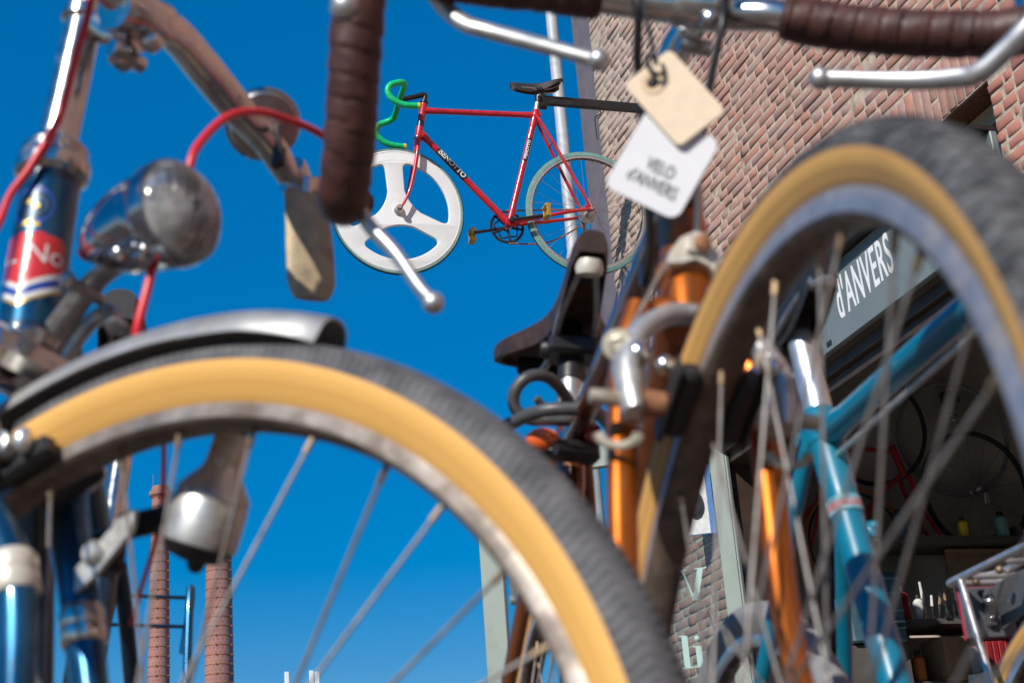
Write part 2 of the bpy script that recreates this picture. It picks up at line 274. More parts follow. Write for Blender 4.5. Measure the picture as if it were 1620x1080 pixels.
def flat_brick(name, w, h, c1, c2, mort, plane='YZ', rough=0.9, offset=0.5):
    m, t, b = nodes(name); L = t.links.new
    tc = t.nodes.new('ShaderNodeTexCoord'); s = t.nodes.new('ShaderNodeSeparateXYZ'); L(tc.outputs['Object'], s.inputs[0])
    c = t.nodes.new('ShaderNodeCombineXYZ')
    if plane == 'ANG':
        at = t.nodes.new('ShaderNodeMath'); at.operation = 'ARCTAN2'; L(s.outputs['Y'], at.inputs[0]); L(s.outputs['X'], at.inputs[1]); L(at.outputs[0], c.inputs['X']); L(s.outputs['Z'], c.inputs['Y'])
    else:
        L(s.outputs[plane[0]], c.inputs['X']); L(s.outputs[plane[1]], c.inputs['Y'])
    br = t.nodes.new('ShaderNodeTexBrick'); br.inputs['Scale'].default_value = 1; br.inputs['Brick Width'].default_value = w; br.inputs['Row Height'].default_value = h
    br.inputs['Mortar Size'].default_value = 0.08 * h * 2; br.inputs['Color1'].default_value = C4(c1); br.inputs['Color2'].default_value = C4(c2); br.inputs['Mortar'].default_value = C4(mort); br.offset = offset
    L(c.outputs[0], br.inputs['Vector'])
    n = t.nodes.new('ShaderNodeTexNoise'); n.inputs['Scale'].default_value = 2.2 / h * 0.06; n.inputs['Detail'].default_value = 6; L(tc.outputs['Object'], n.inputs['Vector'])
    mx = t.nodes.new('ShaderNodeMix'); mx.data_type = 'RGBA'; mx.blend_type = 'MULTIPLY'; mx.inputs['Factor'].default_value = 0.6
    rp = t.nodes.new('ShaderNodeValToRGB'); rp.color_ramp.elements[0].position = 0.3; rp.color_ramp.elements[0].color = (0.55, 0.5, 0.5, 1); rp.color_ramp.elements[1].position = 0.7
    L(n.outputs['Fac'], rp.inputs[0]); L(br.outputs['Color'], mx.inputs['A']); L(rp.outputs[0], mx.inputs['B']); L(mx.outputs['Result'], b.inputs['Base Color'])
    b.inputs['Roughness'].default_value = rough
    bp = t.nodes.new('ShaderNodeBump'); bp.invert = True; bp.inputs['Strength'].default_value = 0.6; bp.inputs['Distance'].default_value = 0.006
    L(br.outputs['Fac'], bp.inputs['Height']); L(bp.outputs[0], b.inputs['Normal'])
    return m
M['brickflat'] = flat_brick('plain_brickwork', 0.21, 0.062, (0.37, 0.15, 0.115), (0.28, 0.12, 0.10), (0.42, 0.35, 0.27))
M['paving'] = flat_brick('brick_paving', 0.2, 0.1, (0.17, 0.13, 0.11), (0.135, 0.105, 0.09), (0.10, 0.085, 0.07), 'XY')
M['chimney'] = flat_brick('chimney_brick', 0.32, 0.42, (0.42, 0.175, 0.14), (0.36, 0.15, 0.125), (0.40, 0.22, 0.18), 'ANG')

# ------------------------------------------------------------------ mesh building
class MB:
    def __init__(s): s.bm = bmesh.new(); s.uv = s.bm.loops.layers.uv.new('UVMap')
    def face(s, vs, mat=0, smooth=True, uvs=None):
        try: f = s.bm.faces.new(vs)
        except ValueError: return None
        f.material_index = mat; f.smooth = smooth
        if uvs:
            for l, q in zip(f.loops, uvs): l[s.uv].uv = q
        return f
    def rings(s, rings, closed=False, caps=True, mat=0, ring_closed=True, uv=None):
        V = [[s.bm.verts.new(p) for p in r] for r in rings]
        n = len(V[0]); m = len(V)
        for i in range(m if closed else m - 1):
            a, b = V[i], V[(i + 1) % m]
            for j in range(n if ring_closed else n - 1):
                k = (j + 1) % n
                mt = mat[j] if isinstance(mat, (list, tuple)) else mat
                q = None
                if uv: q = [(i / m, uv[j]), (i / m, uv[j + 1]), ((i + 1) / m, uv[j + 1]), ((i + 1) / m, uv[j])]
                s.face((a[j], a[k], b[k], b[j]), mt, True, q)
        if caps and not closed and ring_closed:
            mt = mat if isinstance(mat, int) else mat[0]
            s.face(list(reversed(V[0])), mt); s.face(V[-1], mt)
        return V
    def tube(s, pts, r, seg=12, closed=False, caps=True, mat=0, flat=1.0, up=None, smoothpath=0):
        pts = [Vector(p) for p in pts]
        rs = list(r) if isinstance(r, (list, tuple)) else [r] * len(pts)
        if smoothpath:
            pts, rs = spline(pts, rs, smoothpath, closed)
        n = len(pts); T = []
        for i in range(n):
            if closed: d = pts[(i + 1) % n] - pts[i - 1]
            else: d = pts[min(i + 1, n - 1)] - pts[max(i - 1, 0)]
            T.append(d.normalized())
        a = Vector(up) if up is not None else (Vector((0, 0, 1)) if abs(T[0].z) < 0.9 else Vector((1, 0, 0)))
        N = (a - T[0] * a.dot(T[0])).normalized(); rings = []
        for i in range(n):
            N = (N - T[i] * N.dot(T[i])).normalized(); B = T[i].cross(N)
            rings.append([pts[i] + (N * math.cos(t) * flat + B * math.sin(t)) * rs[i] for t in [2 * PI * j / seg for j in range(seg)]])
        s.rings(rings, closed, caps, mat); return s
    def lathe(s, o, axis, prof, seg=24, mat=0, caps=True):
        o = Vector(o); ax = Vector(axis).normalized()
        a = Vector((0, 0, 1)) if abs(ax.z) < 0.9 else Vector((1, 0, 0))
        N = (a - ax * a.dot(ax)).normalized(); B = ax.cross(N)
        s.rings([[o + ax * d + (N * math.cos(t) + B * math.sin(t)) * max(r, 1e-5) for t in [2 * PI * j / seg for j in range(seg)]] for d, r in prof], False, caps, mat); return s
    def ball(s, o, r, seg=14, mat=0, sx=(1, 1, 1)):
        o = Vector(o); rings = []
        for i in range(1, 9):
            t = PI * i / 9
            rings.append([o + Vector((math.sin(t) * math.cos(p) * sx[0], math.sin(t) * math.sin(p) * sx[1], math.cos(t) * sx[2])) * r for p in [2 * PI * j / seg for j in range(seg)]])
        s.rings(rings, False, True, mat); return s
    def box(s, c, size, R=None, bevel=0.0, mat=0, taper=1.0):
        c = Vector(c); h = Vector(size) / 2; Rm = R if R is not None else Matrix.Identity(3)
        b = min(bevel, min(h) * 0.9)
        if b <= 0:
            P = [(x, y, z) for z in (-1, 1) for (x, y) in ((-1, -1), (1, -1), (1, 1), (-1, 1))]
            v = [s.bm.verts.new(c + Rm @ Vector((p[0] * h.x * (taper if p[2] > 0 else 1), p[1] * h.y * (taper if p[2] > 0 else 1), p[2] * h.z))) for p in P]
            for q in ((3, 2, 1, 0), (4, 5, 6, 7), (0, 1, 5, 4), (1, 2, 6, 5), (2, 3, 7, 6), (3, 0, 4, 7)): s.face([v[i] for i in q], mat, False)
        else:
            rings = []
            for z, ins in ((-h.z, b), (-h.z + b, 0), (h.z - b, 0), (h.z, b)):
                x, y = h.x - ins, h.y - ins; e = b * 0.7 if ins == 0 else 0
                k = b if ins == 0 else b * 0.5
                ring = [(x, -y + k), (x, y - k), (x - k, y), (-x + k, y), (-x, y - k), (-x, -y + k), (-x + k, -y), (x - k, -y)]
                rings.append([c + Rm @ Vector((p[0], p[1], z)) for p in ring])
            s.rings(rings, False, True, mat)
        return s
    def prism(s, poly, nrm, mat=0, smooth=False):
        """poly: list of points; extruded by the vector nrm."""
        d = Vector(nrm); A = [s.bm.verts.new(Vector(p)) for p in poly]; B = [s.bm.verts.new(Vector(p) + d) for p in poly]
        s.face(list(reversed(A)), mat, smooth); s.face(B, mat, smooth)
        for i in range(len(A)):
            k = (i + 1) % len(A); s.face((A[i], A[k], B[k], B[i]), mat, smooth)
        return s
    def quad(s, a, b, c, d, mat=0):
        s.face([s.bm.verts.new(Vector(p)) for p in (a, b, c, d)], mat, False); return s
    def text(s, string, size, fn, mat=0, depth=0.0, sx=1.0, align='CENTER', fine=0.0, font_space=1.0, bold=0.0):
        """Letters, each vertex (x, y, z) placed by fn."""
        cu = bpy.data.curves.new('t', 'FONT'); cu.body = string; cu.size = size; cu.align_x = align; cu.align_y = 'CENTER'; cu.extrude = depth; cu.offset = bold; cu.space_character = font_space
        o = bpy.data.objects.new('t', cu); COL.objects.link(o); bpy.context.view_layer.update()
        me = bpy.data.meshes.new_from_object(o.evaluated_get(bpy.context.evaluated_depsgraph_get()))
        t = bmesh.new(); t.from_mesh(me)
        bpy.data.objects.remove(o); bpy.data.curves.remove(cu); bpy.data.meshes.remove(me)
        if fine:
            bmesh.ops.triangulate(t, faces=t.faces[:])
            bmesh.ops.subdivide_edges(t, edges=[e for e in t.edges if e.calc_length() > fine], cuts=2)
        vm = {v: s.bm.verts.new(Vector(fn(v.co.x * sx, v.co.y, v.co.z))) for v in t.verts}
        for f in t.faces: s.face([vm[v] for v in f.verts], mat, False)
        t.free(); return s
    def xf(s, Mx):
        bmesh.ops.transform(s.bm, matrix=Mx, verts=s.bm.verts[:]); return s
    def build(s, name, mats, parent=None, angle=38, weld=False):
        if weld: bmesh.ops.remove_doubles(s.bm, verts=s.bm.verts[:], dist=1e-5)
        bmesh.ops.recalc_face_normals(s.bm, faces=s.bm.faces[:])
        me = bpy.data.meshes.new(name); s.bm.to_mesh(me); s.bm.free()
        for m in (mats if isinstance(mats, (list, tuple)) else [mats]): me.materials.append(m)
        if angle: me.set_sharp_from_angle(angle=R_(angle))
        o = bpy.data.objects.new(name, me); COL.objects.link(o)
        if parent: o.parent = parent
        return o
def spline(pts, rs, k, closed=False):
    n = len(pts); P = []; Q = []
    g = (lambda i: pts[i % n]) if closed else (lambda i: pts[max(0, min(n - 1, i))])
    h = (lambda i: rs[i % n]) if closed else (lambda i: rs[max(0, min(n - 1, i))])
    for i in range(n if closed else n - 1):
        a, b, c, d = g(i - 1), g(i), g(i + 1), g(i + 2)
        for j in range(k):
            t = j / k
            P.append(0.5 * ((2 * b) + (c - a) * t + (2 * a - 5 * b + 4 * c - d) * t * t + (3 * b - a - 3 * c + d) * t ** 3)); Q.append(h(i) * (1 - t) + h(i + 1) * t)
    if not closed: P.append(pts[-1]); Q.append(rs[-1])
    return P, Q
def empty(name, loc=(0, 0, 0), mat=None, label=None, cat=None, group=None):
    o = bpy.data.objects.new(name, None); COL.objects.link(o); o.empty_display_size = 0.1
    if mat is not None: o.matrix_world = mat
    else: o.location = loc
    tag(o, label, cat, group); return o
def tag(o, label=None, cat=None, group=None, kind=None):
    if label: o['label'] = label
    if cat: o['category'] = cat
    if group: o['group'] = group
    if kind: o['kind'] = kind
    return o
def basis(f, n, w, o):
    return Matrix(((f[0], n[0], w[0], o[0]), (f[1], n[1], w[1], o[1]), (f[2], n[2], w[2], o[2]), (0, 0, 0, 1)))

# ------------------------------------------------------------------ ground
g = MB(); g.quad((-600, -600, 0), (600, -600, 0), (600, 600, 0), (-600, 600, 0)); tag(g.build('street', M['paving'], None, 0), kind='structure')

# ------------------------------------------------------------------ the brick building with the shop
FX = 2.85                                            # plane of the facade
OY0, OY1, OZ = 3.63, 6.0, 2.777                      # shop opening
CY = 6.93                                            # corner of the building
bld = empty('brick_building', (FX, 5.0, 0), None, 'old red brick building with shop opening and pale lime runs at its corner', 'building')
BO = Vector((FX, 5.0, 0))
w = MB()
def wall_box(b, x0, x1, y0, y1, z0, z1, mat=0):
    b.box(((x0 + x1) / 2 - BO.x, (y0 + y1) / 2 - BO.y, (z0 + z1) / 2), (x1 - x0, y1 - y0, z1 - z0), mat=mat)
# mortar body behind the laid bricks
MX = FX + 0.004
wall_box(w, MX, FX + 0.3, 1.5, OY0, 0, 6.2, 0); wall_box(w, MX, FX + 0.3, OY1, CY - 0.002, 0, 6.2, 0); wall_box(w, MX, FX + 0.3, OY0, OY1, OZ, 6.2, 0)
wall_box(w, FX + 0.002, FX + 0.3, -14, 1.5, 0, 9.5, 2); wall_box(w, FX + 0.002, FX + 0.3, 1.5, CY, 6.2, 9.5, 2)
SZ1 = OZ + 0.2; SY1 = 6.2; PY = OY0 - 0.12       # upright row over the opening; a newer pier of bigger bricks begins at PY
def lay(ytop, ybot, pitch, long_, short_, jt, z_end, zstart=0.0):
    for r in range(int((z_end - zstart) / pitch)):
        z0 = zstart + r * pitch + jt; z1 = zstart + (r + 1) * pitch - jt
        y = ytop; first = True; k = 0
        while y > ybot + 0.01:
            L = long_ if (k + r) % 2 == 0 else short_
            if first and r % 2: L = (long_ + short_) / 2
            if random.random() < 0.07: L = long_ if L < long_ * 0.8 else short_
            L *= random.uniform(0.95, 1.05)
            first = False; k += 1
            lo, hi = max(y - L, ybot), y - 0.0012; y -= L + jt * 2 * random.uniform(0.8, 1.25)
            if hi - lo < 0.012: continue
            if hi > OY0 and lo < OY1 and z0 < OZ - 0.01:
                if lo < OY0 < hi and OY0 - lo > 0.015: hi = OY0
                elif lo < OY1 < hi and hi - OY1 > 0.015: lo = OY1
                else: continue
            if z1 > OZ - 0.008 and z0 < SZ1 - 0.004 and hi > PY and lo < SY1:
                if hi > SY1 and hi - SY1 > 0.015: lo = SY1
                elif lo < PY: pass
                else: continue
            d = random.gauss(0, 0.0019); j = lambda s=0.0020: random.gauss(0, s)
            x0 = FX + d; ins = 0.0024 + abs(random.gauss(0, 0.0016))
            zz0, zz1 = z0 + j(0.0013), z1 + j(0.0013); tl = j(0.0014); ym = (lo + hi) / 2
            def ring(xx, i_, jit):
                q = []
                for (yy, zz, sy, sz) in ((lo, zz0, 1, 1), (ym, zz0, 0, 1), (hi, zz0 + tl, -1, 1), (hi, zz1 + tl, -1, -1), (ym, zz1, 0, -1), (lo, zz1, 1, -1)):
                    q.append(Vector((xx + (j(0.0011) if jit else 0), yy + sy * i_ + (j() if jit else 0), zz + sz * i_ + (j(0.0011) if jit else 0))) - BO)
                return q
            w.rings([ring(x0, ins, True), ring(x0 + ins, 0, False), ring(x0 + 0.012, 0, False)], False, True, 1)
lay(CY, PY, 0.0445, 0.156, 0.071, 0.0053, 6.2)
lay(PY - 0.009, 1.5, 0.062, 0.192, 0.088, 0.0055, 6.2)
w.build('wall', [M['mortar'], M['brick'], M['brickflat']], bld, 0)
# row of upright bricks over the opening
s = MB(); y = OY0 - 0.115
while y < SY1 - 0.05:
    two = random.random() < 0.35
    cuts = [(OZ + 0.004, SZ1 - 0.006)] if not two else [(OZ + 0.004, OZ + 0.1 + random.uniform(-0.03, 0.03)), (0, SZ1 - 0.006)]
    if two: cuts[1] = (cuts[0][1] + 0.01, SZ1 - 0.006)
    for (a, b) in cuts:
        x0 = FX + random.gauss(0, 0.0015); i = 0.003
        lean = random.gauss(0, 0.0015)
        fr = [(x0, y + i, a + i), (x0, y + 0.0405 - i, a + i), (x0, y + 0.0405 - i + lean, b - i), (x0, y + i + lean, b - i)]
        md = [(x0 + i, y, a), (x0 + i, y + 0.0405, a), (x0 + i, y + 0.0405 + lean, b), (x0 + i, y + lean, b)]
        bk = [(x0 + 0.012, q[1], q[2]) for q in md]
        s.rings([[Vector(p) - BO for p in q] for q in (fr, md, bk)], False, True, 0)
    y += 0.0485
s.build('soldier_course', M['brick'], bld, 0)
# soffit, transom light, shutter box
s = MB(); wall_box(s, FX + 0.012, FX + 0.29, OY0, OY1, OZ - 0.004, OZ + 0.004); s.build('lintel', M['rust'], bld, 0)
s = MB()
wall_box(s, FX + 0.10, FX + 0.16, OY0 + 0.002, OY1 - 0.002, 2.70, 2.768); wall_box(s, FX + 0.10, FX + 0.16, OY0 + 0.002, OY0 + 0.05, 2.598, 2.70); wall_box(s, FX + 0.10, FX + 0.16, 4.8, 4.86, 2.598, 2.70)
tr = s.build('transom_window', M['wood'], bld, 0)
s = MB(); wall_box(s, FX + 0.125, FX + 0.131, OY0 + 0.05, 4.8, 2.598, 2.70); s.build('pane', M['darkglass'], tr, 0)
s = MB(); wall_box(s, FX + 0.06, FX + 0.22, OY0 + 0.004, OY1 - 0.004, 2.19, 2.284); wall_box(s, FX + 0.03, FX + 0.058, OY0 + 0.004, OY1 - 0.004, 2.235, 2.28)
s.build('shutter_box', M['lining'], bld, 0)
# rooms behind the facade
s = MB()
wall_box(s, FX + 0.3, 7.4, 6.62, CY - 0.004, 0, 9.4); wall_box(s, 5.7, 5.8, 1.4, 6.62, 0, 4.1); wall_box(s, 7.4, 7.6, -14, CY, 0, 9.4); wall_box(s, FX + 0.3, 7.4, 1.2, 1.4, 0, 4.2)
wall_box(s, FX + 0.3, 7.4, -14, -13.8, 0, 9.4)
s.build('inner_wall', M['room'], bld, 0)
s = MB(); wall_box(s, FX + 0.302, 7.4, 1.4, 6.62, 4.1, 4.25); s.build('ceiling', M['room'], bld, 0)
s = MB(); wall_box(s, FX + 0.01, 7.4, 1.4, 6.62, 0.004, 0.05); s.build('shop_floor', M['concrete'], bld, 0)
s = MB(); wall_box(s, FX - 0.1, 7.7, -14.1, CY + 0.1, 9.5, 9.65); s.build('roof', M['roofgrey'], bld, 0)
s = MB(); wall_box(s, FX + 0.012, FX + 0.305, OY1 - 0.012, OY1 - 0.002, 0.02, 2.19); wall_box(s, FX + 0.305, FX + 0.32, OY1 - 0.012, 6.61, 0.05, 2.75); s.build('door_lining', M['lining'], bld, 0)
# mauve board down the corner of the building
s = MB(); wall_box(s, FX + 0.004, FX + 0.30, CY + 0.003, CY + 0.262, 0, 9.45); s.build('corner_board', M['mauve'], bld, 0)
# glazed door swung wide open on its hinge at the far jamb
DH = Vector((2.85, 6.0, 0)) - BO; DD = Vector((-0.8654, 0.5010, 0)); DN = Vector((-0.5010, -0.8654, 0)); DR = Matrix((DD, DN, Vector((0, 0, 1)))).transposed()
def DP(t, off, z): return DH + DD * t + DN * off + Vector((0, 0, z))
def dbox(b, s0, s1, z0, z1, o0=-0.02, o1=0.02, bevel=0.003, mat=0): b.box(DP((s0 + s1) / 2, (o0 + o1) / 2, (z0 + z1) / 2), (s1 - s0, o1 - o0, z1 - z0), DR, bevel=bevel, mat=mat)
d = MB()
dbox(d, 0.993, 1.096, 0.02, 2.35); dbox(d, -0.065, 0.015, 0.02, 2.35); dbox(d, 0.0155, 0.9925, 2.25, 2.35); dbox(d, 0.0155, 0.9925, 0.02, 0.35)
dbox(d, 0.985, 0.9925, 0.35, 2.25, 0.012, 0.021, 0, 1); dbox(d, -0.072, -0.0655, 0.03, 2.34, 0.010, 0.021, 0, 1); dbox(d, -0.055, -0.052, 0.03, 2.34, 0.0195, 0.0215, 0, 1)
door = d.build('door', [M['sage'], M['black']], bld)
d = MB(); dbox(d, 0.016, 0.992, 0.351, 2.249, -0.003, 0.003, 0); d.build('pane', M['glass'], door, 0)
def stroke(b, p, q, wd):
    h = wd / 2; b.prism([DP(p[0] - h, 0.0045, p[1]), DP(p[0] + h, 0.0045, p[1]), DP(q[0] + h, 0.0045, q[1]), DP(q[0] - h, 0.0045, q[1])], DN * 0.0015)
def bar(b, t, z, wd, h=0.005): dbox(b, t - wd / 2, t + wd / 2, z - h / 2, z + h / 2, 0.0046, 0.0062, 0)
d = MB(); stroke(d, (0.190, 1.735), (0.150, 1.600), 0.010); stroke(d, (0.112, 1.735), (0.147, 1.600), 0.026); bar(d, 0.110, 1.737, 0.055); bar(d, 0.192, 1.737, 0.04)
d.build('capital_letter', M['letter_mint'], door, 0)
d = MB(); stroke(d, (0.213, 1.452), (0.213, 1.318), 0.026); bar(d, 0.213, 1.316, 0.05); bar(d, 0.222, 1.452, 0.03); d.build('small_letter', M['letter_mint'], door, 0)
d = MB(); stroke(d, (0.157, 1.402), (0.157, 1.318), 0.026); bar(d, 0.157, 1.316, 0.05); bar(d, 0.166, 1.402, 0.03); d.build('small_letter', M['letter_mint'], door, 0)
d = MB(); d.lathe(DP(0.159, 0.0045, 1.436), DN, [(0, 0.013), (0.0016, 0.013)], 16); d.build('letter_dot', M['letter_mint'], door, 0)
d = MB(); dbox(d, 0.02, 0.165, 1.885, 2.20, 0.0045, 0.006, 0, 0); dbox(d, 0.045, 0.16, 1.888, 2.15, 0.0062, 0.0072, 0, 1)
d.ball(DP(0.10, 0.0075, 2.02), 0.042, mat=2, sx=(1, 0.9, 1.5)); d.build('sticker', [M['posterblue'], M['paper'], M['greyplate']], door, 0)

# shop sign
sg = empty('shop_sign', (FX, 4.8, 2.284), None, 'long grey shop sign with white lettering fixed over the dark opening', 'sign')
SO = Vector((FX, 4.8, 2.284))
s = MB(); s.box((-0.014, (OY0 + 5.98) / 2 - SO.y, 0.154), (0.026, 5.98 - OY0, 0.306), bevel=0.003)
board = s.build('board', M['signgrey'], sg)
s = MB(); s.box((-0.034, (OY0 + 5.98) / 2 - SO.y, 0.316), (0.09, 5.98 - OY0, 0.016)); s.build('flashing', M['blacksat'], sg, 0)
s = MB(); s.box((-0.0285, 4.80 - SO.y, 0.03), (0.003, 0.035, 0.018)); s.build('maker_plate', M['black'], sg, 0)
s = MB()
def sign_at(yc, zc, rot=R_(3.6)):
    c, n = math.cos(rot), math.sin(rot)
    return lambda x, y, z: (-0.0275 - z, yc - SO.y - (x * c - y * n), zc + x * n + y * c)
s.text("d'ANVERS", 0.222, sign_at(4.495, 0.165), depth=0.0007, sx=0.40, font_space=1.10, bold=0.0022)
s.build('lettering', M['letter_white'], board, 0)
s = MB(); s.text("VELO", 0.222, sign_at(5.10, 0.135), depth=0.0007, sx=0.40, font_space=1.10, bold=0.0022); s.build('lettering', M['letter_white'], board, 0)

# zinc drain pipe at the corner
dp = empty('drain_pipe', (2.72, 7.16, 0), None, 'zinc drain pipe standing beside the mauve corner board', 'pipe')
s = MB(); s.lathe((0, 0, 0), (0, 0, 1), [(0, 0.033), (3.62, 0.033), (3.63, 0.036), (3.74, 0.037), (3.75, 0.034), (9.4, 0.033)], 24); s.build('pipe', M['zinc'], dp)
for z in (3.70, 6.6, 1.2):
    s = MB(); s.lathe((0, 0, z), (0, 0, 1), [(0, 0.037), (0.004, 0.041), (0.03, 0.041), (0.034, 0.037)], 24); s.tube([(0.035, 0.0, z + 0.015), (0.14, -0.01, z + 0.012)], 0.005, 8); s.build('pipe_clip', M['zinc'], dp)

# ------------------------------------------------------------------ inside the shop
def inside(name, label, cat, at, group=None): return empty(name, at, None, label, cat, group)
def simple_wheel(b, c, r, axis, tr=0.014, mat=0, sp=18, smat=0):
    c = Vector(c); ax = Vector(axis).normalized(); a = Vector((0, 0, 1)); u = (a - ax * a.dot(ax)).normalized(); v = ax.cross(u)
    b.tube([c + (u * math.cos(t) + v * math.sin(t)) * r for t in [2 * PI * i / 48 for i in range(48)]], tr, 8, True, mat=mat)
    return [(c + (u * math.cos(t) + v * math.sin(t)) * r) for t in [2 * PI * i / sp for i in range(sp)]]
HY = 6.5
o = inside('hanging_wheelset', 'bare black bicycle wheel hanging on the dark end wall of the shop', 'wheel', (4.53, HY, 1.93))
s = MB(); rim_pts = simple_wheel(s, (0, 0, 0.3), 0.30, (0, 1, 0.05)); s.build('tyre', M['dark_rubber'], o)
s = MB()
for i, p in enumerate(rim_pts): s.tube([Vector((0, -0.03 if i % 2 else 0.03, 0.3)), p], 0.0014, 5)
s.build('spokes', M['spoke'], o)
s = MB(); s.lathe((0, -0.05, 0.3), (0, 1, 0), [(0, 0.008), (0.02, 0.022), (0.03, 0.012), (0.07, 0.012), (0.08, 0.022), (0.1, 0.008)], 12); s.box((0.01, -0.06, 0.24), (0.03, 0.02, 0.06), bevel=0.004); s.build('hub', M['alu'], o)
o = inside('bare_frameset', 'bright red bare bicycle frame hanging beside the black wheel', 'bicycle frame', (4.1, HY, 2.0))
s = MB()
P = lambda x, z, y=0.0: Vector((x - 4.1, y, z - 2.0))
s.tube([P(3.80, 2.45), P(4.10, 2.425)], 0.013, 8); s.tube([P(4.085, 2.46), P(4.13, 2.30)], 0.018, 10); s.tube([P(4.125, 2.315), P(3.95, 2.19)], 0.014, 8); s.tube([P(3.80, 2.45), P(3.84, 2.0)], 0.013, 8); s.tube([P(3.95, 2.19), P(3.82, 2.02)], 0.014, 8)
s.build('frame', M['red'], o)
for dy in (-0.045, 0.045):
    s = MB(); s.tube([P(4.13, 2.29, dy), P(4.17, 2.13, dy), P(4.25, 1.98, dy)], [0.012, 0.011, 0.007], 8, smoothpath=4); s.build('fork_blade', M['red'], o)
o = inside('bare_frameset', 'dark red bare bicycle frame hanging far left on the end wall', 'bicycle frame', (3.5, HY, 1.9))
s = MB(); P2 = lambda x, z: Vector((x - 3.5, 0, z - 1.9))
s.tube([P2(3.36, 2.26), P2(3.70, 2.34)], 0.012, 8); s.tube([P2(3.69, 2.36), P2(3.62, 2.14)], 0.016, 8); s.tube([P2(3.62, 2.16), P2(3.40, 1.98)], 0.013, 8); s.tube([P2(3.36, 2.28), P2(3.42, 1.95)], 0.013, 8); s.tube([P2(3.62, 2.12), P2(3.56, 1.95)], 0.009, 8)
s.build('frame', M['red'], o)
o = inside('rubber_hoop', 'loose orange bicycle tyre hanging below the red frame', 'tyre', (3.80, HY - 0.02, 1.7))
s = MB(); simple_wheel(s, (0, 0, 0.25), 0.28, (0, 1, 0), 0.008); o2 = s.build('tread', M['orange_rubber'], o)
s = MB(); simple_wheel(s, (0, 0.012, 0.25), 0.26, (0, 1, 0), 0.007); s.build('bead', M['dark_rubber'], o)
o = inside('lamp_spring', 'short bright spring mount on the wall above the black wheel', 'spring', (4.51, HY + 0.05, 2.60))
s = MB(); s.tube([(0.022 * math.cos(t), 0.022 * math.sin(t), 0.004 * t) for t in [i * 0.5 for i in range(60)]], 0.004, 6); s.build('coil', M['chrome'], o)
s = MB(); s.lathe((0, 0, 0.11), (0, 0, 1), [(0, 0.03), (0.01, 0.05), (0.06, 0.05), (0.07, 0.03)], 16); s.build('cap', M['blacksat'], o)
# shelves along the end wall
sh = inside('wall_shelf', 'dark long wooden shelf rack along the shop end wall', 'shelf', (4.4, 6.44, 0))
for z in (1.24, 1.53, 1.93):
    s = MB(); s.box((0.25, 0, z), (1.9, 0.3, 0.025)); s.build('board', M['roomdark'], sh, 0)
for x in (-0.69, 0.2, 1.19):
    s = MB(); s.box((x, 0.0, 1.0), (0.03, 0.28, 2.0)); s.build('upright', M['roomdark'], sh, 0)
o = inside('plywood_panel', 'brown plywood panel standing above the hand tools', 'panel', (4.45, 6.40, 1.65))
s = MB(); s.box((0, 0, 0.13), (0.46, 0.02, 0.24), bevel=0.003); s.box((0, -0.011, 0.24), (0.46, 0.004, 0.02), mat=0); s.build('board', M['brownbox'], o, 0)
for i in range(16):
    x = 3.98 + i * 0.027 + random.uniform(-0.006, 0.006); t = inside('hand_tool', 'slim steel hand tool standing in the row on the shelf', 'tool', (x, 6.30 + random.uniform(-0.02, 0.02), 1.543), 'hand tools standing on the shelf')
    ln = random.uniform(-0.04, 0.05); h = random.uniform(0.11, 0.19)
    s = MB(); s.tube([(0, 0, 0), (ln * 0.5, 0, h * 0.55)], [0.004, 0.005], 8); s.box((0.0, 0, 0.008), (0.016, 0.006, 0.016)); s.build('shaft', M['chrome'], t)
    s = MB(); s.tube([(ln * 0.5, 0, h * 0.55), (ln, 0, h)], [0.0075, 0.006], 8); s.build('handle', random.choice([M['paper'], M['black'], M['black'], M['brownbox'], M['redbox'] if i > 12 else M['black']]), t)
for i in range(7):
    t = inside('binder', 'upright red document binder on the bottom shelf', 'binder', (4.265 + i * 0.034, 6.34, 1.254), 'red binders on the bottom shelf')
    s = MB(); s.box((0, 0, 0.085), (0.029, 0.2, 0.17), bevel=0.003); s.build('cover', M['redbox'], t)
    s = MB(); s.box((0, -0.102, 0.11), (0.018, 0.002, 0.055)); s.build('spine_label', M['paper'] if i == 4 else M['redbox'], t, 0)
def carton(x, y, z, sx, sy, sz, m, label, name='cardboard_box', cat='box', rot=0):
    t = inside(name, label, cat, (x, y, z)); R = Matrix.Rotation(rot, 3, 'Z')
    s = MB(); s.box(R @ Vector((0, 0, sz / 2)), (sx, sy, sz), R, bevel=0.004); s.build('body', m, t)
    s = MB(); s.box(R @ Vector((0, 0, sz + 0.002)), (sx * 1.01, sy * 0.3, 0.004), R); s.build('tape_strip', M['brownbox'], t, 0); return t
carton(4.10, 6.36, 1.254, 0.13, 0.2, 0.2, M['brownbox'], 'plain brown cardboard box left of the red binders')
carton(4.19, 6.34, 1.254, 0.07, 0.15, 0.15, M['paper'], 'white narrow box tucked beside the red binders')
carton(4.22, 6.22, 1.20, 0.16, 0.12, 0.07, M['paper'], 'white flat box lying open in front of the red binders', rot=0.35)
carton(4.43, 6.36, 1.545, 0.14, 0.2, 0.06, M['brownbox'], 'low brown box lying behind the steel hand tools')
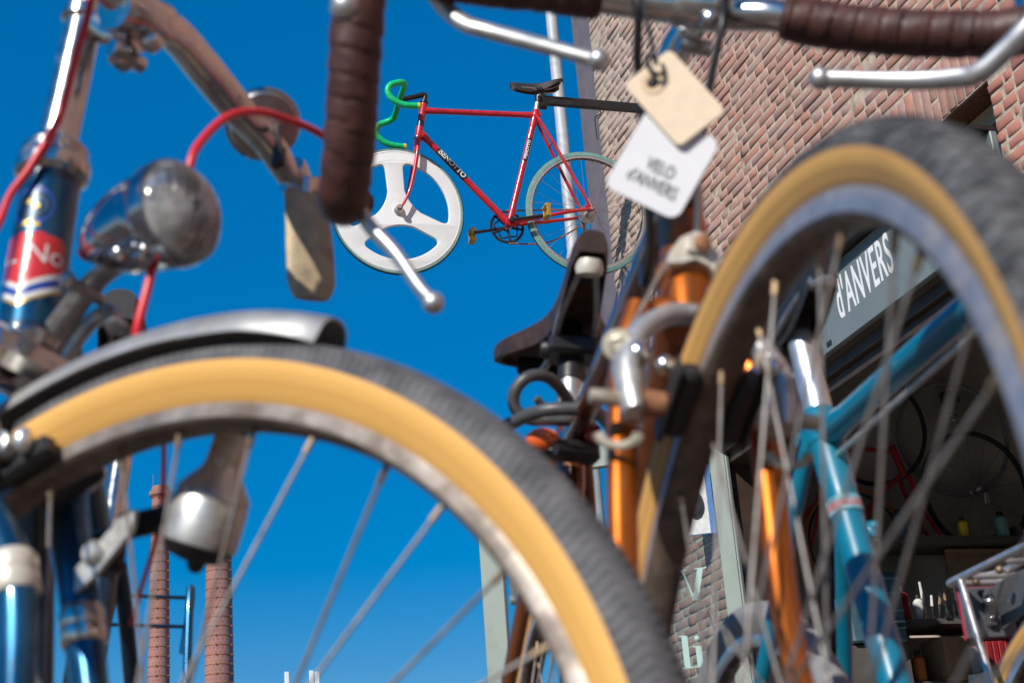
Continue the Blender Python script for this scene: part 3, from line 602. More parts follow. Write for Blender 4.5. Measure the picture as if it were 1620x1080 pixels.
for (x, z, w_, h_, m_, lb) in ((3.98, 1.543, 0.05, 0.12, 'paper', 'white plastic bottle at the left end of the hand tools'), (3.90, 1.543, 0.06, 0.16, 'redbox', 'small dark red can left of the white bottle'), (4.52, 1.943, 0.07, 0.13, 'teal_rubber', 'green can on the top shelf above the plywood'), (4.30, 1.943, 0.05, 0.10, 'yellowstripe', 'small yellow can on the top shelf'), (3.95, 1.943, 0.06, 0.14, 'bluebox', 'blue grey can at the left of the top shelf'), (3.93, 1.254, 0.06, 0.15, 'orange_rubber', 'orange bottle on the bottom shelf left of the brown box')):
    t = inside('supply_bottle', lb, 'bottle', (x, 6.33, z))
    s = MB(); s.lathe((0, 0, 0), (0, 0, 1), [(0, w_ * 0.46), (0.004, w_ * 0.5), (h_ * 0.72, w_ * 0.5), (h_ * 0.82, w_ * 0.3), (h_ * 0.85, w_ * 0.2)], 16); s.build('body', M[m_], t)
    s = MB(); s.lathe((0, 0, h_ * 0.85), (0, 0, 1), [(0, w_ * 0.24), (h_ * 0.15, w_ * 0.22)], 12); s.build('cap', M['black'], t)
for k in range(3):
    t = inside('rubber_hoop', ('thin black tyre hanging outermost left on the end wall', 'thin black tyre hanging in the middle above the red frame', 'thin grey tyre hanging right above the plywood panel')[k], 'tyre', (3.52 + k * 0.48, 6.54, 2.62 - 0.05 * k))
    s = MB(); simple_wheel(s, (0, 0, 0), 0.30, (0.1, 1, 0), 0.012); s.build('tread', M['dark_rubber'] if k < 2 else M['pale_rubber'], t)
    s = MB(); s.tube([(0, 0.07, 0.30), (0, -0.02, 0.305), (0, -0.02, 0.33)], 0.004, 6); s.build('hook', M['steel'], t)
tb = inside('tool_chest', 'blue grey metal tool chest with pale drawer edges', 'tool chest', (3.66, 6.3, 1.42))
s = MB(); s.box((0, 0, 0.16), (0.28, 0.26, 0.32), bevel=0.008); s.build('body', M['bluebox'], tb)
for z in (0.06, 0.14, 0.22, 0.29):
    s = MB(); s.box((0.07, -0.137, z), (0.12, 0.012, 0.008)); s.build('drawer_handle', M['teal_rubber'], tb, 0)
s = MB(); s.box((0, 0.05, -0.71), (0.3, 0.3, 1.40)); s.build('stand', M['roomdark'], tb, 0)
o = inside('flyer', 'pale printed flyer lying below the tool chest', 'flyer', (3.66, 6.10, 1.50)); 
s = MB(); s.box((0, 0, 0), (0.15, 0.08, 0.003), Matrix.Rotation(0.3, 3, 'X') @ Matrix.Rotation(0.25, 3, 'Z')); s.build('sheet', M['paper'], o, 0)
s = MB(); s.box((0.01, 0.0, 0.004), (0.06, 0.03, 0.002), Matrix.Rotation(0.3, 3, 'X') @ Matrix.Rotation(0.25, 3, 'Z')); s.build('print', M['reflect_orange'], o, 0)

# ------------------------------------------------------------------ far things: chimneys and a roof with antennas
def chimney(name, x, y, r0, r1, h, label, crown):
    o = empty(name, (x, y, 0), None, label, 'chimney', 'factory chimneys far behind the bicycles')
    s = MB(); s.lathe((0, 0, 0), (0, 0, 1), [(0, r0), (h * 0.5, (r0 + r1) / 2), (h, r1)], 48); s.build('shaft', M['chimney'], o)
    s = MB(); z = 3.0
    while z < h - 0.5:
        r = r0 + (r1 - r0) * z / h; s.lathe((0, 0, z), (0, 0, 1), [(0, r), (0.0, r + 0.03), (0.09, r + 0.03), (0.09, r)], 40); 
        for a in (4.4, 5.6): s.box((math.cos(a) * (r + 0.05), math.sin(a) * (r + 0.05), z + 0.045), (0.16, 0.16, 0.14))
        z += 0.92
    s.build('steel_bands', M['rust'], o, 0)
    s = MB(); s.lathe((0, 0, h), (0, 0, 1), [(-0.9, r1), (-0.6, r1 * crown), (-0.2, r1 * crown), (-0.15, r1 * 1.05), (0.3, r1 * 1.05), (0.3, r1 * 0.8), (0.0, r1 * 0.75)], 40); s.build('crown', M['chimney'], o)
    for a in (0.5, 2.6, 4.7):
        s = MB(); s.tube([(math.cos(a) * r1, math.sin(a) * r1, h), (math.cos(a) * r1, math.sin(a) * r1, h + 1.7)], 0.035, 6); s.build('lightning_rod', M['rust'], o)
chimney('factory_chimney', 16.6, 150, 1.68, 1.12, 45.0, 'thick red brick factory chimney with steel bands, right of the pair', 1.12)
chimney('factory_chimney', 10.9, 150, 1.30, 0.82, 42.6, 'slim red brick factory chimney with flared top, left of the pair', 1.35)
ap = empty('apartment_building', (22, 122, 0), None, 'far pale apartment block whose roof carries white antennas', 'building')
s = MB(); s.box((0, 5, 9.1), (16, 9, 18.2), bevel=0.05); s.build('wall', M['white_box'], ap)
s = MB(); s.box((0, 5, 18.32), (16.4, 9.4, 0.22), bevel=0.05); s.build('roof', M['roofgrey'], ap)
for x, wd, h in ((-4.6, 1.3, 0.85), (-2.05, 1.2, 0.75)):
    s = MB(); s.box((x, 2, 18.4 + h / 2), (wd, 1.5, h), bevel=0.03)
    for k in range(4): s.box((x, 1.22, 18.55 + k * 0.17), (wd * 0.96, 0.05, 0.05))
    s.build('roof_cabinet', M['roofgrey'], ap)
for x, h in ((-2.95, 1.5), (-0.95, 1.55), (-0.5, 1.1), (-1.55, 0.5)):
    s = MB(); s.box((x, 1.6, 18.5 + h * 0.5 + (0.5 if h == 1.1 else 0.15)), (0.36, 0.2, h), bevel=0.04); s.tube([(x, 1.75, 18.4), (x, 1.75, 18.6 + h)], 0.05, 6); s.build('antenna', M['letter_white'], ap)
for i in range(5):
    for j in range(7):
        pass
for k in range(5):
    s = MB(); s.box((-6 + k * 3.0, 0.47, 15.5), (1.5, 0.1, 1.4)); f = s.build('window', M['roofgrey'], ap, 0)
    s = MB(); s.box((-6 + k * 3.0, 0.41, 15.5), (1.35, 0.02, 1.25)); s.build('pane', M['darkglass'], f, 0)

# ------------------------------------------------------------------ bicycles
# Bicycle space: u forward, v to the rider's left, w up, measured from the front hub.
class Bike:
    def __init__(s, f, n, w, hub, R, label, cat='bicycle', name='bicycle'):
        f, n, w, hub = Vector(f).normalized(), Vector(n).normalized(), Vector(w).normalized(), Vector(hub)
        s.R = R; s.root = empty(name, mat=basis(f, n, w, hub - w * R), label=label, cat=cat); s.T = Matrix.Translation((0, 0, R))
        s.inv = s.root.matrix_world.inverted()
    def part(s, name, mb, mats, parent=None, S=None, angle=38):
        mb.xf(s.T @ S if S is not None else s.T); return mb.build(name, mats, parent or s.root, angle)
def steer(a0, k, deg): return Matrix.Translation((a0, 0, 0)) @ Matrix.Rotation(R_(deg), 4, Vector(k))
def wheel(bk, c, rim_r, tc, ta, rim_m, side_m, tread_m, S=None, hubw=0.05, n=180, nsp=36, prof=None, knobs=False, tread_deg=72, spoke_r=0.0011, hub_m=None, twist=0.3, spokes=True, stripe=None, tw=1.0):
    cu, cw = c
    P = lambda r, v, t: Vector((cu + r * math.cos(t), v, cw + r * math.sin(t)))
    prof = prof or [(0, -0.0115), (-0.008, -0.0125), (-0.017, -0.009), (-0.021, 0), (-0.017, 0.009), (-0.008, 0.0125), (0, 0.0115), (-0.005, 0.009), (-0.006, 0), (-0.005, -0.009)]
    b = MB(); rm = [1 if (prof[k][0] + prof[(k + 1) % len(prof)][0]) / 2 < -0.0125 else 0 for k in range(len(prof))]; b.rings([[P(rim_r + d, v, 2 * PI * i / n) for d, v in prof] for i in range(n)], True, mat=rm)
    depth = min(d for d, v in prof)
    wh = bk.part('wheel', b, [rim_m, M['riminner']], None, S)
    b = MB(); m = 32; ph = [R_(-152 + 304 * j / m) for j in range(m + 1)]
    mats = []
    for j in range(m):
        mid = abs(math.degrees((ph[j] + ph[j + 1]) / 2)); mats.append(1 if mid < tread_deg else (2 if stripe and mid < stripe else 0))
    def section(p):
        a = abs(p); lim = R_(tread_deg); sg_ = 1 if p >= 0 else -1
        if a <= lim: return tc + ta * math.cos(p), tw * ta * math.sin(p)
        q = (a - lim) / (R_(152) - lim); r0, v0 = tc + ta * math.cos(lim), tw * ta * math.sin(lim)
        return r0 + (rim_r - 0.003 - r0) * q, sg_ * (v0 + (0.0118 - v0) * q ** 1.25 + 0.0008 * math.sin(PI * q))
    b.rings([[P(*section(p), 2 * PI * i / n) for p in ph] for i in range(n)], True, mat=mats + [0], ring_closed=False, uv=[j / m for j in range(m + 1)] + [1])
    if knobs:
        K = 140
        for row, pd in enumerate((-62, -40, -20, 0, 20, 40, 62)):
            p = R_(pd)
            for i in range(K):
                t = 2 * PI * (i + (0.5 if row % 2 else 0) + random.gauss(0, 0.04)) / K; hwid = PI / K * random.uniform(0.52, 0.66)
                dp = R_(random.uniform(6.0, 8.2)); h = random.uniform(0.0007, 0.0013);  skew = 0.25 * hwid * (1 if pd >= 0 else -1)
                top = [P(tc + (ta + h) * math.cos(p + a), tw * (ta + h) * math.sin(p + a), t + q + skew * a / dp) for a, q in ((-dp, -hwid), (dp, -hwid), (dp, hwid), (-dp, hwid))]
                bot = [P(tc + (ta - 0.001) * math.cos(p + a * 1.15), tw * (ta - 0.001) * math.sin(p + a * 1.15), t + q * 1.15 + skew * a / dp) for a, q in ((-dp, -hwid), (dp, -hwid), (dp, hwid), (-dp, hwid))]
                A = [b.bm.verts.new(q) for q in top]; B = [b.bm.verts.new(q) for q in bot]
                b.face(A, 1, False, [(t / (2 * PI), 0.5)] * 4)
                for x in range(4): b.face((A[x], B[x], B[(x + 1) % 4], A[(x + 1) % 4]), 1, False)
    bk.part('tyre', b, [side_m, tread_m, M['teal_rubber']], wh, S)
    if spokes:
        b = MB(); fr = 0.021
        for i in range(nsp):
            t = 2 * PI * (i + 0.5) / nsp + twist; sd = 1 if i % 2 else -1; dr = 1 if (i // 2) % 2 else -1
            th = t + dr * R_(62) + 0.09 * dr
            a = P(fr, sd * hubw * 0.62, th); e = P(rim_r + depth + 0.002, sd * 0.003, t)
            b.tube([a, e], spoke_r, 6)
            dv = (a - e).normalized(); b.tube([e, e + dv * 0.013], 0.0021, 6, mat=1)
        bk.part('spokes', b, [M['spoke'], M['brass']], wh, S)
    b = MB(); o = Vector((cu, -hubw, cw)); h = hubw
    b.lathe(o, (0, 1, 0), [(-0.004, 0.006), (0, 0.008), (h * 0.3, 0.011), (h * 0.36, 0.024), (h * 0.42, 0.024), (h * 0.5, 0.012), (h * 1.5, 0.012), (h * 1.58, 0.024), (h * 1.64, 0.024), (h * 1.7, 0.011), (h * 2, 0.008), (h * 2 + 0.004, 0.006)], 20)
    bk.part('hub', b, hub_m or M['alu'], wh, S)
    return wh
def crankset(bk, bb, ang, rr, ln, ring_m, arm_m, pedal_m, S=None, q=0.055, ringv=-0.042, teeth=40):
    o = Vector((bb[0], 0, bb[1]))
    X = lambda r, v, a: Vector((bb[0] + r * math.cos(a), v, bb[1] + r * math.sin(a)))
    b = MB(); n = teeth * 4; out = []
    for i in range(n):
        out.append(rr + (0.0035 if i % 4 in (1, 2) else 0)); 
    b.rings([[X(r, v, 2 * PI * i / n) for r, v in ((out[i], ringv - 0.0015), (out[i], ringv + 0.0015), (rr - 0.012, ringv + 0.0015), (rr - 0.012, ringv - 0.0015))] for i in range(n)], True)
    for k in range(5):
        a = ang + k * 2 * PI / 5 + 0.3; b.tube([X(0.012, ringv, a), X(rr - 0.01, ringv, a)], [0.007, 0.006], 8, flat=1)
        a2 = a + 2 * PI / 5
        b.tube([X(rr * 0.58, ringv, a), X(rr * 0.78, ringv, (a + a2) / 2), X(rr * 0.58, ringv, a2)], 0.004, 6, smoothpath=3)
    b.lathe((bb[0], ringv - 0.006, bb[1]), (0, 1, 0), [(0, 0.014), (0.012, 0.016)], 16)
    cr = bk.part('chainring', b, ring_m, None, S)
    for sd, a in ((1, ang), (-1, ang + PI)):
        b = MB(); b.tube([X(0, sd * q, a), X(ln * 0.5, sd * (q + 0.006), a), X(ln, sd * (q + 0.012), a)], [0.012, 0.0095, 0.0105], 10, flat=0.8)
        b.lathe(X(0, sd * (q - 0.012), a), (0, sd, 0), [(0, 0.013), (0.022, 0.015), (0.026, 0.011)], 14)
        ca = bk.part('crank_arm', b, arm_m, None, S)
        b = MB(); pc = X(ln, sd * (q + 0.065), a)
        b.tube([X(ln, sd * (q + 0.01), a), pc], 0.006, 8)
        b.box(pc + Vector((0.0, 0, 0.026)), (0.03, 0.075, 0.016), bevel=0.004); b.box(pc - Vector((0.0, 0, 0.026)), (0.03, 0.075, 0.016), bevel=0.004)
        b.box(pc + Vector((0, 0.035, 0)), (0.02, 0.006, 0.05), bevel=0.002); b.box(pc - Vector((0, 0.035, 0)), (0.02, 0.006, 0.05), bevel=0.002)
        bk.part('pedal', b, pedal_m, None, S)
    return cr
def chain(bk, bb, rr, hub, r2, S=None, v=-0.042, sag=0.03, cr=0.0035):
    b = MB()
    top = [(bb[0], v, bb[1] + rr), (hub[0], v, hub[1] + r2)]
    b.tube(top, cr, 6, flat=0.8); mid = (0.5 * (bb[0] + hub[0]), v, 0.5 * (bb[1] - rr + hub[1] - r2) - sag)
    b.tube([(bb[0], v, bb[1] - rr), mid, (hub[0], v, hub[1] - r2)], cr, 6, flat=0.8, smoothpath=8)
    return bk.part('chain', b, M['rust'], None, S)
def saddle(bk, nose, tilt, L, W, m_top, S=None, post_m=None, under=M['saddle_under'], bolt=M['cream'], drop=1.0, rails=True):
    """Leather saddle: nose point (u, w) of its top, running back from there."""
    pl = lambda x, y, z: Vector((nose[0] - x * math.cos(tilt) + z * math.sin(tilt) * -1, y, nose[1] + x * math.sin(tilt) + z * math.cos(tilt)))
    def wd(x):
        s_ = x / L
        return W * 0.5 * (0.22 + 0.12 * s_ + 0.66 * (1 / (1 + math.exp(-(s_ - 0.66) * 13)))) * (1 if s_ > 0.06 else 0.72 + 4.6 * s_) * (1 - 0.42 * max(0, (s_ - 0.9) / 0.1) ** 2)
    def dp(x):
        s_ = x / L
        return drop * (0.034 + 0.016 * math.sin(PI * min(1, s_ * 1.25)) - 0.012 * max(0, s_ - 0.75) / 0.25)
    b = MB(); N = 26; K = 14; outer = []; inner = []
    for i in range(N + 1):
        x = L * i / N; w_, d_ = wd(x), dp(x); top = -0.008 * math.sin(PI * i / N) + 0.012 * max(0, i / N - 0.6)
        ring = []; rin = []
        for j in range(K + 1):
            t = -1 + 2 * j / K; a = abs(t)
            if a < 0.62: y = w_ * math.sin(a / 0.62 * PI / 2) ** 0.9; z = top - d_ * 0.32 * (1 - math.cos(a / 0.62 * PI / 2))
            else: y = w_ * (1 - 0.06 * (a - 0.62)); z = top - d_ * (0.32 + 0.68 * (a - 0.62) / 0.38)
            y *= 1 if t > 0 else -1
            ring.append(pl(x, y, z)); rin.append(pl(min(max(x, 0.004), L - 0.004), y * 0.9, z - 0.0045 if a < 0.8 else z + 0.0005))
        outer.append(ring); inner.append(rin)
    prof = [o + list(reversed(i)) for o, i in zip(outer, inner)]
    b.rings(prof, False, False, mat=[0] * K + [0] + [1] * K + [0])
    # close nose and back edge between the two skins
    for r in (prof[0], prof[-1]):
        vs = [b.bm.verts.new(p) for p in r]; n = len(vs)
        for j in range(K): b.face((vs[j], vs[j + 1], vs[n - 2 - j], vs[n - 1 - j]), 0)
    # skirt of the nose
    top = outer[0]; vs = [b.bm.verts.new(p) for p in top]; b.face(vs, 0)
    sd = bk.part('saddle', b, [m_top, under], None, S, 50)
    if rails:
        for s_ in (-1, 1):
            b = MB(); b.tube([pl(0.025, s_ * 0.008, -0.026), pl(L * 0.35, s_ * 0.02, -0.04), pl(L * 0.62, s_ * 0.022, -0.048), pl(L * 0.8, s_ * 0.03, -0.042), pl(L * 0.93, s_ * 0.048, -0.024)], 0.0046, 8, smoothpath=5)
            bk.part('rail', b, M['steel'], sd, S)
        b = MB(); b.box(pl(L * 0.9, 0, -0.022), (0.012, W * 0.62, 0.022), bevel=0.003); bk.part('cantle_plate', b, M['blacksat'], sd, S)
        b = MB(); b.box(pl(L * 0.14, 0, -0.026), (0.03, 0.028, 0.01), bevel=0.003); bk.part('nose_plate', b, M['blacksat'], sd, S)
        b = MB(); b.box(pl(L * 0.55, 0, -0.05), (0.05, 0.058, 0.024), bevel=0.005)
        b.lathe(pl(L * 0.56, -0.036, -0.05), (0, 1, 0), [(0, 0.008), (0.004, 0.011), (0.068, 0.011), (0.072, 0.008)], 12)
        bk.part('rail_clamp', b, M['blacksat'], sd, S)
        b = MB(); b.lathe(pl(0.016, 0, -0.03), (pl(0, 0, -1) - pl(0, 0, 0)), [(-0.006, 0.014), (0.004, 0.0155), (0.010, 0.0135), (0.010, 0.007), (0.006, 0.005)], 20)
        bk.part('nose_bolt', b, bolt, sd, S)
    return sd
def frame(bk, S, mat, ht, hb, cl, bb, rh, rt=0.0143, rd=0.0148, rs=0.0148, rhd=0.018, stay=0.0085, cstay=0.011, dv=0.06, tt=None, dt=None, name='frame', bridge=True, lug=1.12):
    V = lambda p, v=0.0: Vector((p[0], v, p[1]))
    b = MB(); a = (V(ht) - V(hb)).normalized()
    b.lathe(V(hb), a, [(0, rhd * 1.06), (0.006, rhd * 1.08), (0.012, rhd), ((V(ht) - V(hb)).length - 0.012, rhd), ((V(ht) - V(hb)).length - 0.006, rhd * 1.08), ((V(ht) - V(hb)).length, rhd * 1.06)], 24)
    tt = tt or (ht[0] - a.x * 0.035, ht[1] - a.z * 0.035); dt = dt or (hb[0] + a.x * 0.035, hb[1] + a.z * 0.035)
    for p, q, r in ((tt, cl, rt), (dt, bb, rd), (cl, bb, rs)):
        p, q = V(p), V(q); d = (q - p).normalized(); l = (q - p).length
        b.lathe(p, d, [(0, r * lug), (0.05, r * lug), (0.07, r * 1.01), (0.075, r), (l - 0.075, r), (l - 0.07, r * 1.01), (l - 0.045, r * lug), (l, r * lug)], 20)
    cd = (V(cl) - V(bb)).normalized()
    b.lathe(V(cl) - cd * 0.02, cd, [(0, rs), (0.005, rs * 1.18), (0.045, rs * 1.18), (0.05, rs)], 20)
    b.box(V(cl) - Vector((0.022, 0, -0.005)), (0.014, 0.03, 0.026), bevel=0.004)
    b.lathe((bb[0], -0.036, bb[1]), (0, 1, 0), [(0, 0.019), (0.003, 0.021), (0.069, 0.021), (0.072, 0.019)], 24)
    for s_ in (-1, 1):
        b.tube([V(cl, s_ * 0.014), V((cl[0] * 0.82 + rh[0] * 0.18, cl[1] * 0.82 + rh[1] * 0.18), s_ * 0.028), V((cl[0] * 0.25 + rh[0] * 0.75, cl[1] * 0.25 + rh[1] * 0.75), s_ * dv), V((rh[0] * 0.97 + cl[0] * 0.03, rh[1] * 0.97 + cl[1] * 0.03), s_ * dv)], [stay, stay, stay * 0.95, stay * 0.75], 12, smoothpath=5)
        b.tube([V(bb, s_ * 0.022), V((bb[0] * 0.72 + rh[0] * 0.28, bb[1] * 0.72 + rh[1] * 0.28), s_ * 0.034), V((bb[0] * 0.3 + rh[0] * 0.7, bb[1] * 0.3 + rh[1] * 0.7), s_ * dv), V(rh, s_ * dv)], [cstay, cstay, cstay * 0.85, cstay * 0.6], 12, smoothpath=5)
        b.box(V(rh, s_ * dv) + Vector((0.008, 0, 0.004)), (0.05, 0.005, 0.034), bevel=0.002)
    if bridge: b.tube([V((cl[0] * 0.70 + rh[0] * 0.30, cl[1] * 0.70 + rh[1] * 0.30), -0.036), V((cl[0] * 0.70 + rh[0] * 0.30, cl[1] * 0.70 + rh[1] * 0.30), 0.036)], 0.005, 8)
    return bk.part(name, b, mat, None, S)
def wound(b, pts, r, turn=0.017, amp=0.0007, seg=24, k=8):
    """Bar tape wound round a bar: each turn overlaps the last along a spiral edge, no two turns alike."""
    P, Q = spline([Vector(p) for p in pts], [r] * len(pts), k); out = [P[0]]
    for a, c in zip(P[:-1], P[1:]):
        n = max(1, int((c - a).length / 0.0013))
        for i in range(1, n + 1): out.append(a.lerp(c, i / n))
    tot = sum((c - a).length for a, c in zip(out[:-1], out[1:])); edges = [-turn]
    while edges[-1] < tot + turn * 2: edges.append(edges[-1] + turn * random.uniform(0.72, 1.25))
    offs = [random.gauss(0, 0.00022) for _ in edges]; tilt = [random.uniform(0.75, 1.15) for _ in edges]
    d = 0; rings = []; T0 = (out[1] - out[0]).normalized(); a = Vector((0, 0, 1)) if abs(T0.z) < 0.9 else Vector((1, 0, 0)); N = a
    wob = random.uniform(0, 6)
    for i, p in enumerate(out):
        T = (out[min(i + 1, len(out) - 1)] - out[max(i - 1, 0)]).normalized(); N = (N - T * N.dot(T)).normalized(); B_ = T.cross(N)
        if i: d += (p - out[i - 1]).length
        ring = []
        for q in range(seg):
            th = 2 * PI * q / seg; dd = d + turn * (th / (2 * PI) - 0.5) * 0.9
            e = 0
            while e + 1 < len(edges) and edges[e + 1] <= dd: e += 1
            f = (dd - edges[e]) / (edges[min(e + 1, len(edges) - 1)] - edges[e] + 1e-6)
            lump = 0.00022 * math.sin(dd * 310 + th * 2 + wob) + 0.00018 * math.sin(th * 3 + dd * 97)
            rr = r + offs[e] + amp * (1.2 * f - 0.5) * tilt[e] - (amp * 1.0 if f < 0.08 else 0) + lump
            if i < 2: rr = r * 0.92
            ring.append(p + (N * math.cos(th) + B_ * math.sin(th)) * rr)
        rings.append(ring)
    b.rings(rings); return b

# ============================== the blue city bicycle, its front wheel turned towards us
AR = 0.3655
A = Bike((0.697, -0.717, 0), (0.712, 0.692, -0.12), (0.086, 0.083, 0.993), (0.0396, 0.9135, -0.0106 + EYE), AR, 'dark blue city bicycle with round chrome headlamp, grey mudguard and yellow tyre walls')
SA = steer(-0.131, (0, 0, 1), -52)
rimA = [(0.0, -0.0115), (-0.004, -0.0125), (-0.012, -0.0128), (-0.0145, -0.0105), (-0.0155, -0.0075), (-0.0135, -0.004), (-0.014, 0), (-0.0135, 0.004), (-0.0155, 0.0075), (-0.0145, 0.0105), (-0.012, 0.0128), (-0.004, 0.0125), (0, 0.0115), (-0.006, 0.009), (-0.008, 0), (-0.006, -0.009)]
wheel(A, (0, 0), 0.3255, 0.340, 0.0255, M['rim'], M['yellow'], M['treadA'], n=220, prof=rimA, spoke_r=0.0013, twist=0.02, tw=0.98, tread_deg=78)
wheel(A, (-1.04, 0.0), 0.3255, 0.340, 0.0255, M['rim'], M['yellow'], M['treadA'], S=SA, prof=rimA, hubw=0.06, n=120, tw=0.98, tread_deg=78)
def hubpt(x, v, z): return Vector((x, v, z))
# mudguards
def mudguard(bk, c, r, a0, a1, hw, mat, S=None, tip=True, n=90, sag=0.020):
    b = MB(); rings = []
    for i in range(n + 1):
        t = a0 + (a1 - a0) * i / n; ends = min(1, i / 7) if tip else 1
        w_ = hw * (0.55 + 0.45 * math.sqrt(max(0, 1 - (1 - ends) ** 2))) if tip else hw
        w_ *= 1 + 0.12 * max(0, 1 - abs(i - 6) / 8) if tip else 1
        pr = []
        for j in range(13): 
            q = -1 + 2 * j / 12; pr.append((r + sag * math.sqrt(max(0, 1 - abs(q) ** 2.4)) - 0.008, q * w_))
        inn = [(x - 0.0016, v * 0.985) for x, v in reversed(pr)]
        rings.append([Vector((c[0] + x * math.cos(t), v, c[1] + x * math.sin(t))) for x, v in pr + inn])
    b.rings(rings, False, True)
    for sd in (-1, 1):     # rolled edge
        b.tube([Vector((c[0] + (r - 0.008) * math.cos(t), sd * hw, c[1] + (r - 0.008) * math.sin(t))) for t in [a0 + (a1 - a0) * (0.12 + 0.88 * i / n) for i in range(n + 1)]], 0.0017, 6)
    return bk.part('mudguard', b, mat, None, S)
mg = mudguard(A, (0, 0), 0.372, R_(69), R_(188), 0.0265, M['fender'])
mudguard(A, (-1.04, 0), 0.372, R_(40), R_(205), 0.0265, M['fender'], SA)
for sd in (-1, 1):
    b = MB(); b.tube([(0.0, sd * 0.05, 0.0), (-0.25, sd * 0.034, 0.275)], 0.0022, 6); A.part('mudguard_stay', b, M['steel'], mg)
# fork: crown, blades, chrome sockets
b = MB(); b.box((-0.131, 0, 0.392), (0.05, 0.105, 0.03), bevel=0.008); b.lathe((-0.131, 0, 0.405), (0, 0, 1), [(0, 0.021), (0.006, 0.024), (0.012, 0.021)], 24); A.part('fork_crown', b, M['chrome'])
for sd in (-1, 1):
    fwd = 0.043 if sd < 0 else 0.0
    b = MB(); b.tube([(-0.131, sd * 0.046, 0.392), (-0.124 + fwd * 0.15, sd * 0.050, 0.30), (-0.106 + fwd * 0.75, sd * 0.0505, 0.245), (-0.093 + fwd, sd * 0.051, 0.20), (-0.06 + fwd * 0.6, sd * 0.051, 0.10), (-0.015, sd * 0.051, 0.012), (0, sd * 0.051, 0)], [0.0135, 0.0130, 0.0125, 0.0118, 0.010, 0.008, 0.007], 18, smoothpath=6, flat=1.15)
    fb = A.part('fork_blade', b, M['blue'])
    b = MB(); p0, p1 = Vector((-0.1015 + fwd * 0.95, sd * 0.0505, 0.232)), Vector((-0.094 + fwd, sd * 0.051, 0.203)); dd = (p0 - p1)
    b.lathe(p1, dd, [(0, 0.0135), (0.003, 0.0155), (0.012, 0.0150), (0.0126, 0.0142), (0.0140, 0.0150), (0.024, 0.0152), (0.027, 0.0135)], 22); A.part('fork_collar', b, M['cream'] if sd < 0 else M['chrome'], fb)
    b = MB(); b.box((0, sd * 0.058, 0), (0.02, 0.004, 0.02), bevel=0.003); b.lathe((0, sd * 0.056, 0), (0, sd, 0), [(0, 0.008), (0.012, 0.008)], 6); A.part('axle_nut', b, M['chrome'], fb)
# frame (head tube, tubes, stays); it stands turned against the front wheel
fr = frame(A, SA, M['navy'], (0, 0.545), (0, 0.412), (-0.57, 0.44), (-0.47, -0.05), (-1.04 + 0.131, 0.0), rt=0.014, rd=0.016, rhd=0.0205, tt=(-0.004, 0.50), dt=(0, 0.45))
b = MB(); b.lathe((0, 0, 0.4115), (0, 0, 1), [(0, 0.0212), (0.002, 0.0216), (0.1335, 0.0216), (0.134, 0.021)], 32); hd = A.part('head_tube', b, M['blue'], None, SA)
# head badge, bent round the head tube; it faces the way the frame points
def wrap(r, w0, a0=R_(-19)):
    return lambda x, y, z: Vector(((r + z) * math.cos(a0 + x / r), (r + z) * math.sin(a0 + x / r), w0 + y))
def patch(b, r, w0, poly, mat, n=10, a0=R_(-19)):
    """polygon rows [(x_left, x_right, y)], bent round the tube"""
    g = wrap(r, w0, a0); rows_ = []
    for xl, xr, y in poly: rows_.append([b.bm.verts.new(g(xl + (xr - xl) * i / n, y, 0)) for i in range(n + 1)])
    for p, q in zip(rows_[:-1], rows_[1:]):
        for i in range(n): b.face((p[i], p[i + 1], q[i + 1], q[i]), mat)
    return b
b = MB(); r = 0.0219
patch(b, r, 0.47, [(-0.030, 0.030, -0.012), (-0.0295, 0.0295, 0.013), (-0.025, 0.025, 0.0175), (-0.012, 0.012, 0.020)], 0)
def chevron(b, r, y0, y1, hw, mat):
    g = wrap(r, 0.47); n = 8
    for s_ in (-1, 1):
        top = [b.bm.verts.new(g(s_ * hw * i / n, y1 + 0.016 * i / n, 0)) for i in range(n + 1)]; bot = [b.bm.verts.new(g(s_ * hw * i / n, y0 + 0.016 * i / n, 0)) for i in range(n + 1)]
        for i in range(n): b.face((bot[i], bot[i + 1], top[i + 1], top[i]), mat)
chevron(b, r + 0.0001, -0.0275, -0.0235, 0.031, 1); chevron(b, r + 0.0002, -0.0335, -0.0275, 0.031, 2); chevron(b, r + 0.0001, -0.0375, -0.0335, 0.031, 1); chevron(b, r, -0.0395, -0.0375, 0.031, 3); chevron(b, r - 0.00005, -0.0235, -0.012, 0.031, 0)
b.text("AL No", 0.0215, lambda x, y, z: wrap(r + 0.0004, 0.472)(x, y, z), 1, 0.0, 1.0, fine=0.004)
# round crest above
g = wrap(r, 0.512)
for rad, mt, dz in ((0.0165, 2, 0), (0.0125, 4, 0.0002)):
    c = b.bm.verts.new(g(0, 0, dz)); rim = [b.bm.verts.new(g(rad * math.cos(t), rad * math.sin(t), dz)) for t in [2 * PI * i / 20 for i in range(20)]]
    for i in range(20): b.face((c, rim[i], rim[(i + 1) % 20]), mt)
for (px, py, pr) in ((-0.003, 0.003, 0.003), (0.004, -0.001, 0.0028), (-0.001, -0.015, 0.0036), (0.006, -0.0165, 0.0026), (-0.008, -0.0165, 0.0026)):
    c = b.bm.verts.new(g(px, py, 0.0004)); rim = [b.bm.verts.new(g(px + pr * math.cos(t), py + pr * math.sin(t) * 0.7, 0.0004)) for t in [2 * PI * i / 10 for i in range(10)]]
    for i in range(10): b.face((c, rim[i], rim[(i + 1) % 10]), 3)
A.part('head_badge', b, [M['badge_red'], M['badge_white'], M['badge_blue'], M['gold'], M['navy']], hd, SA, 0)
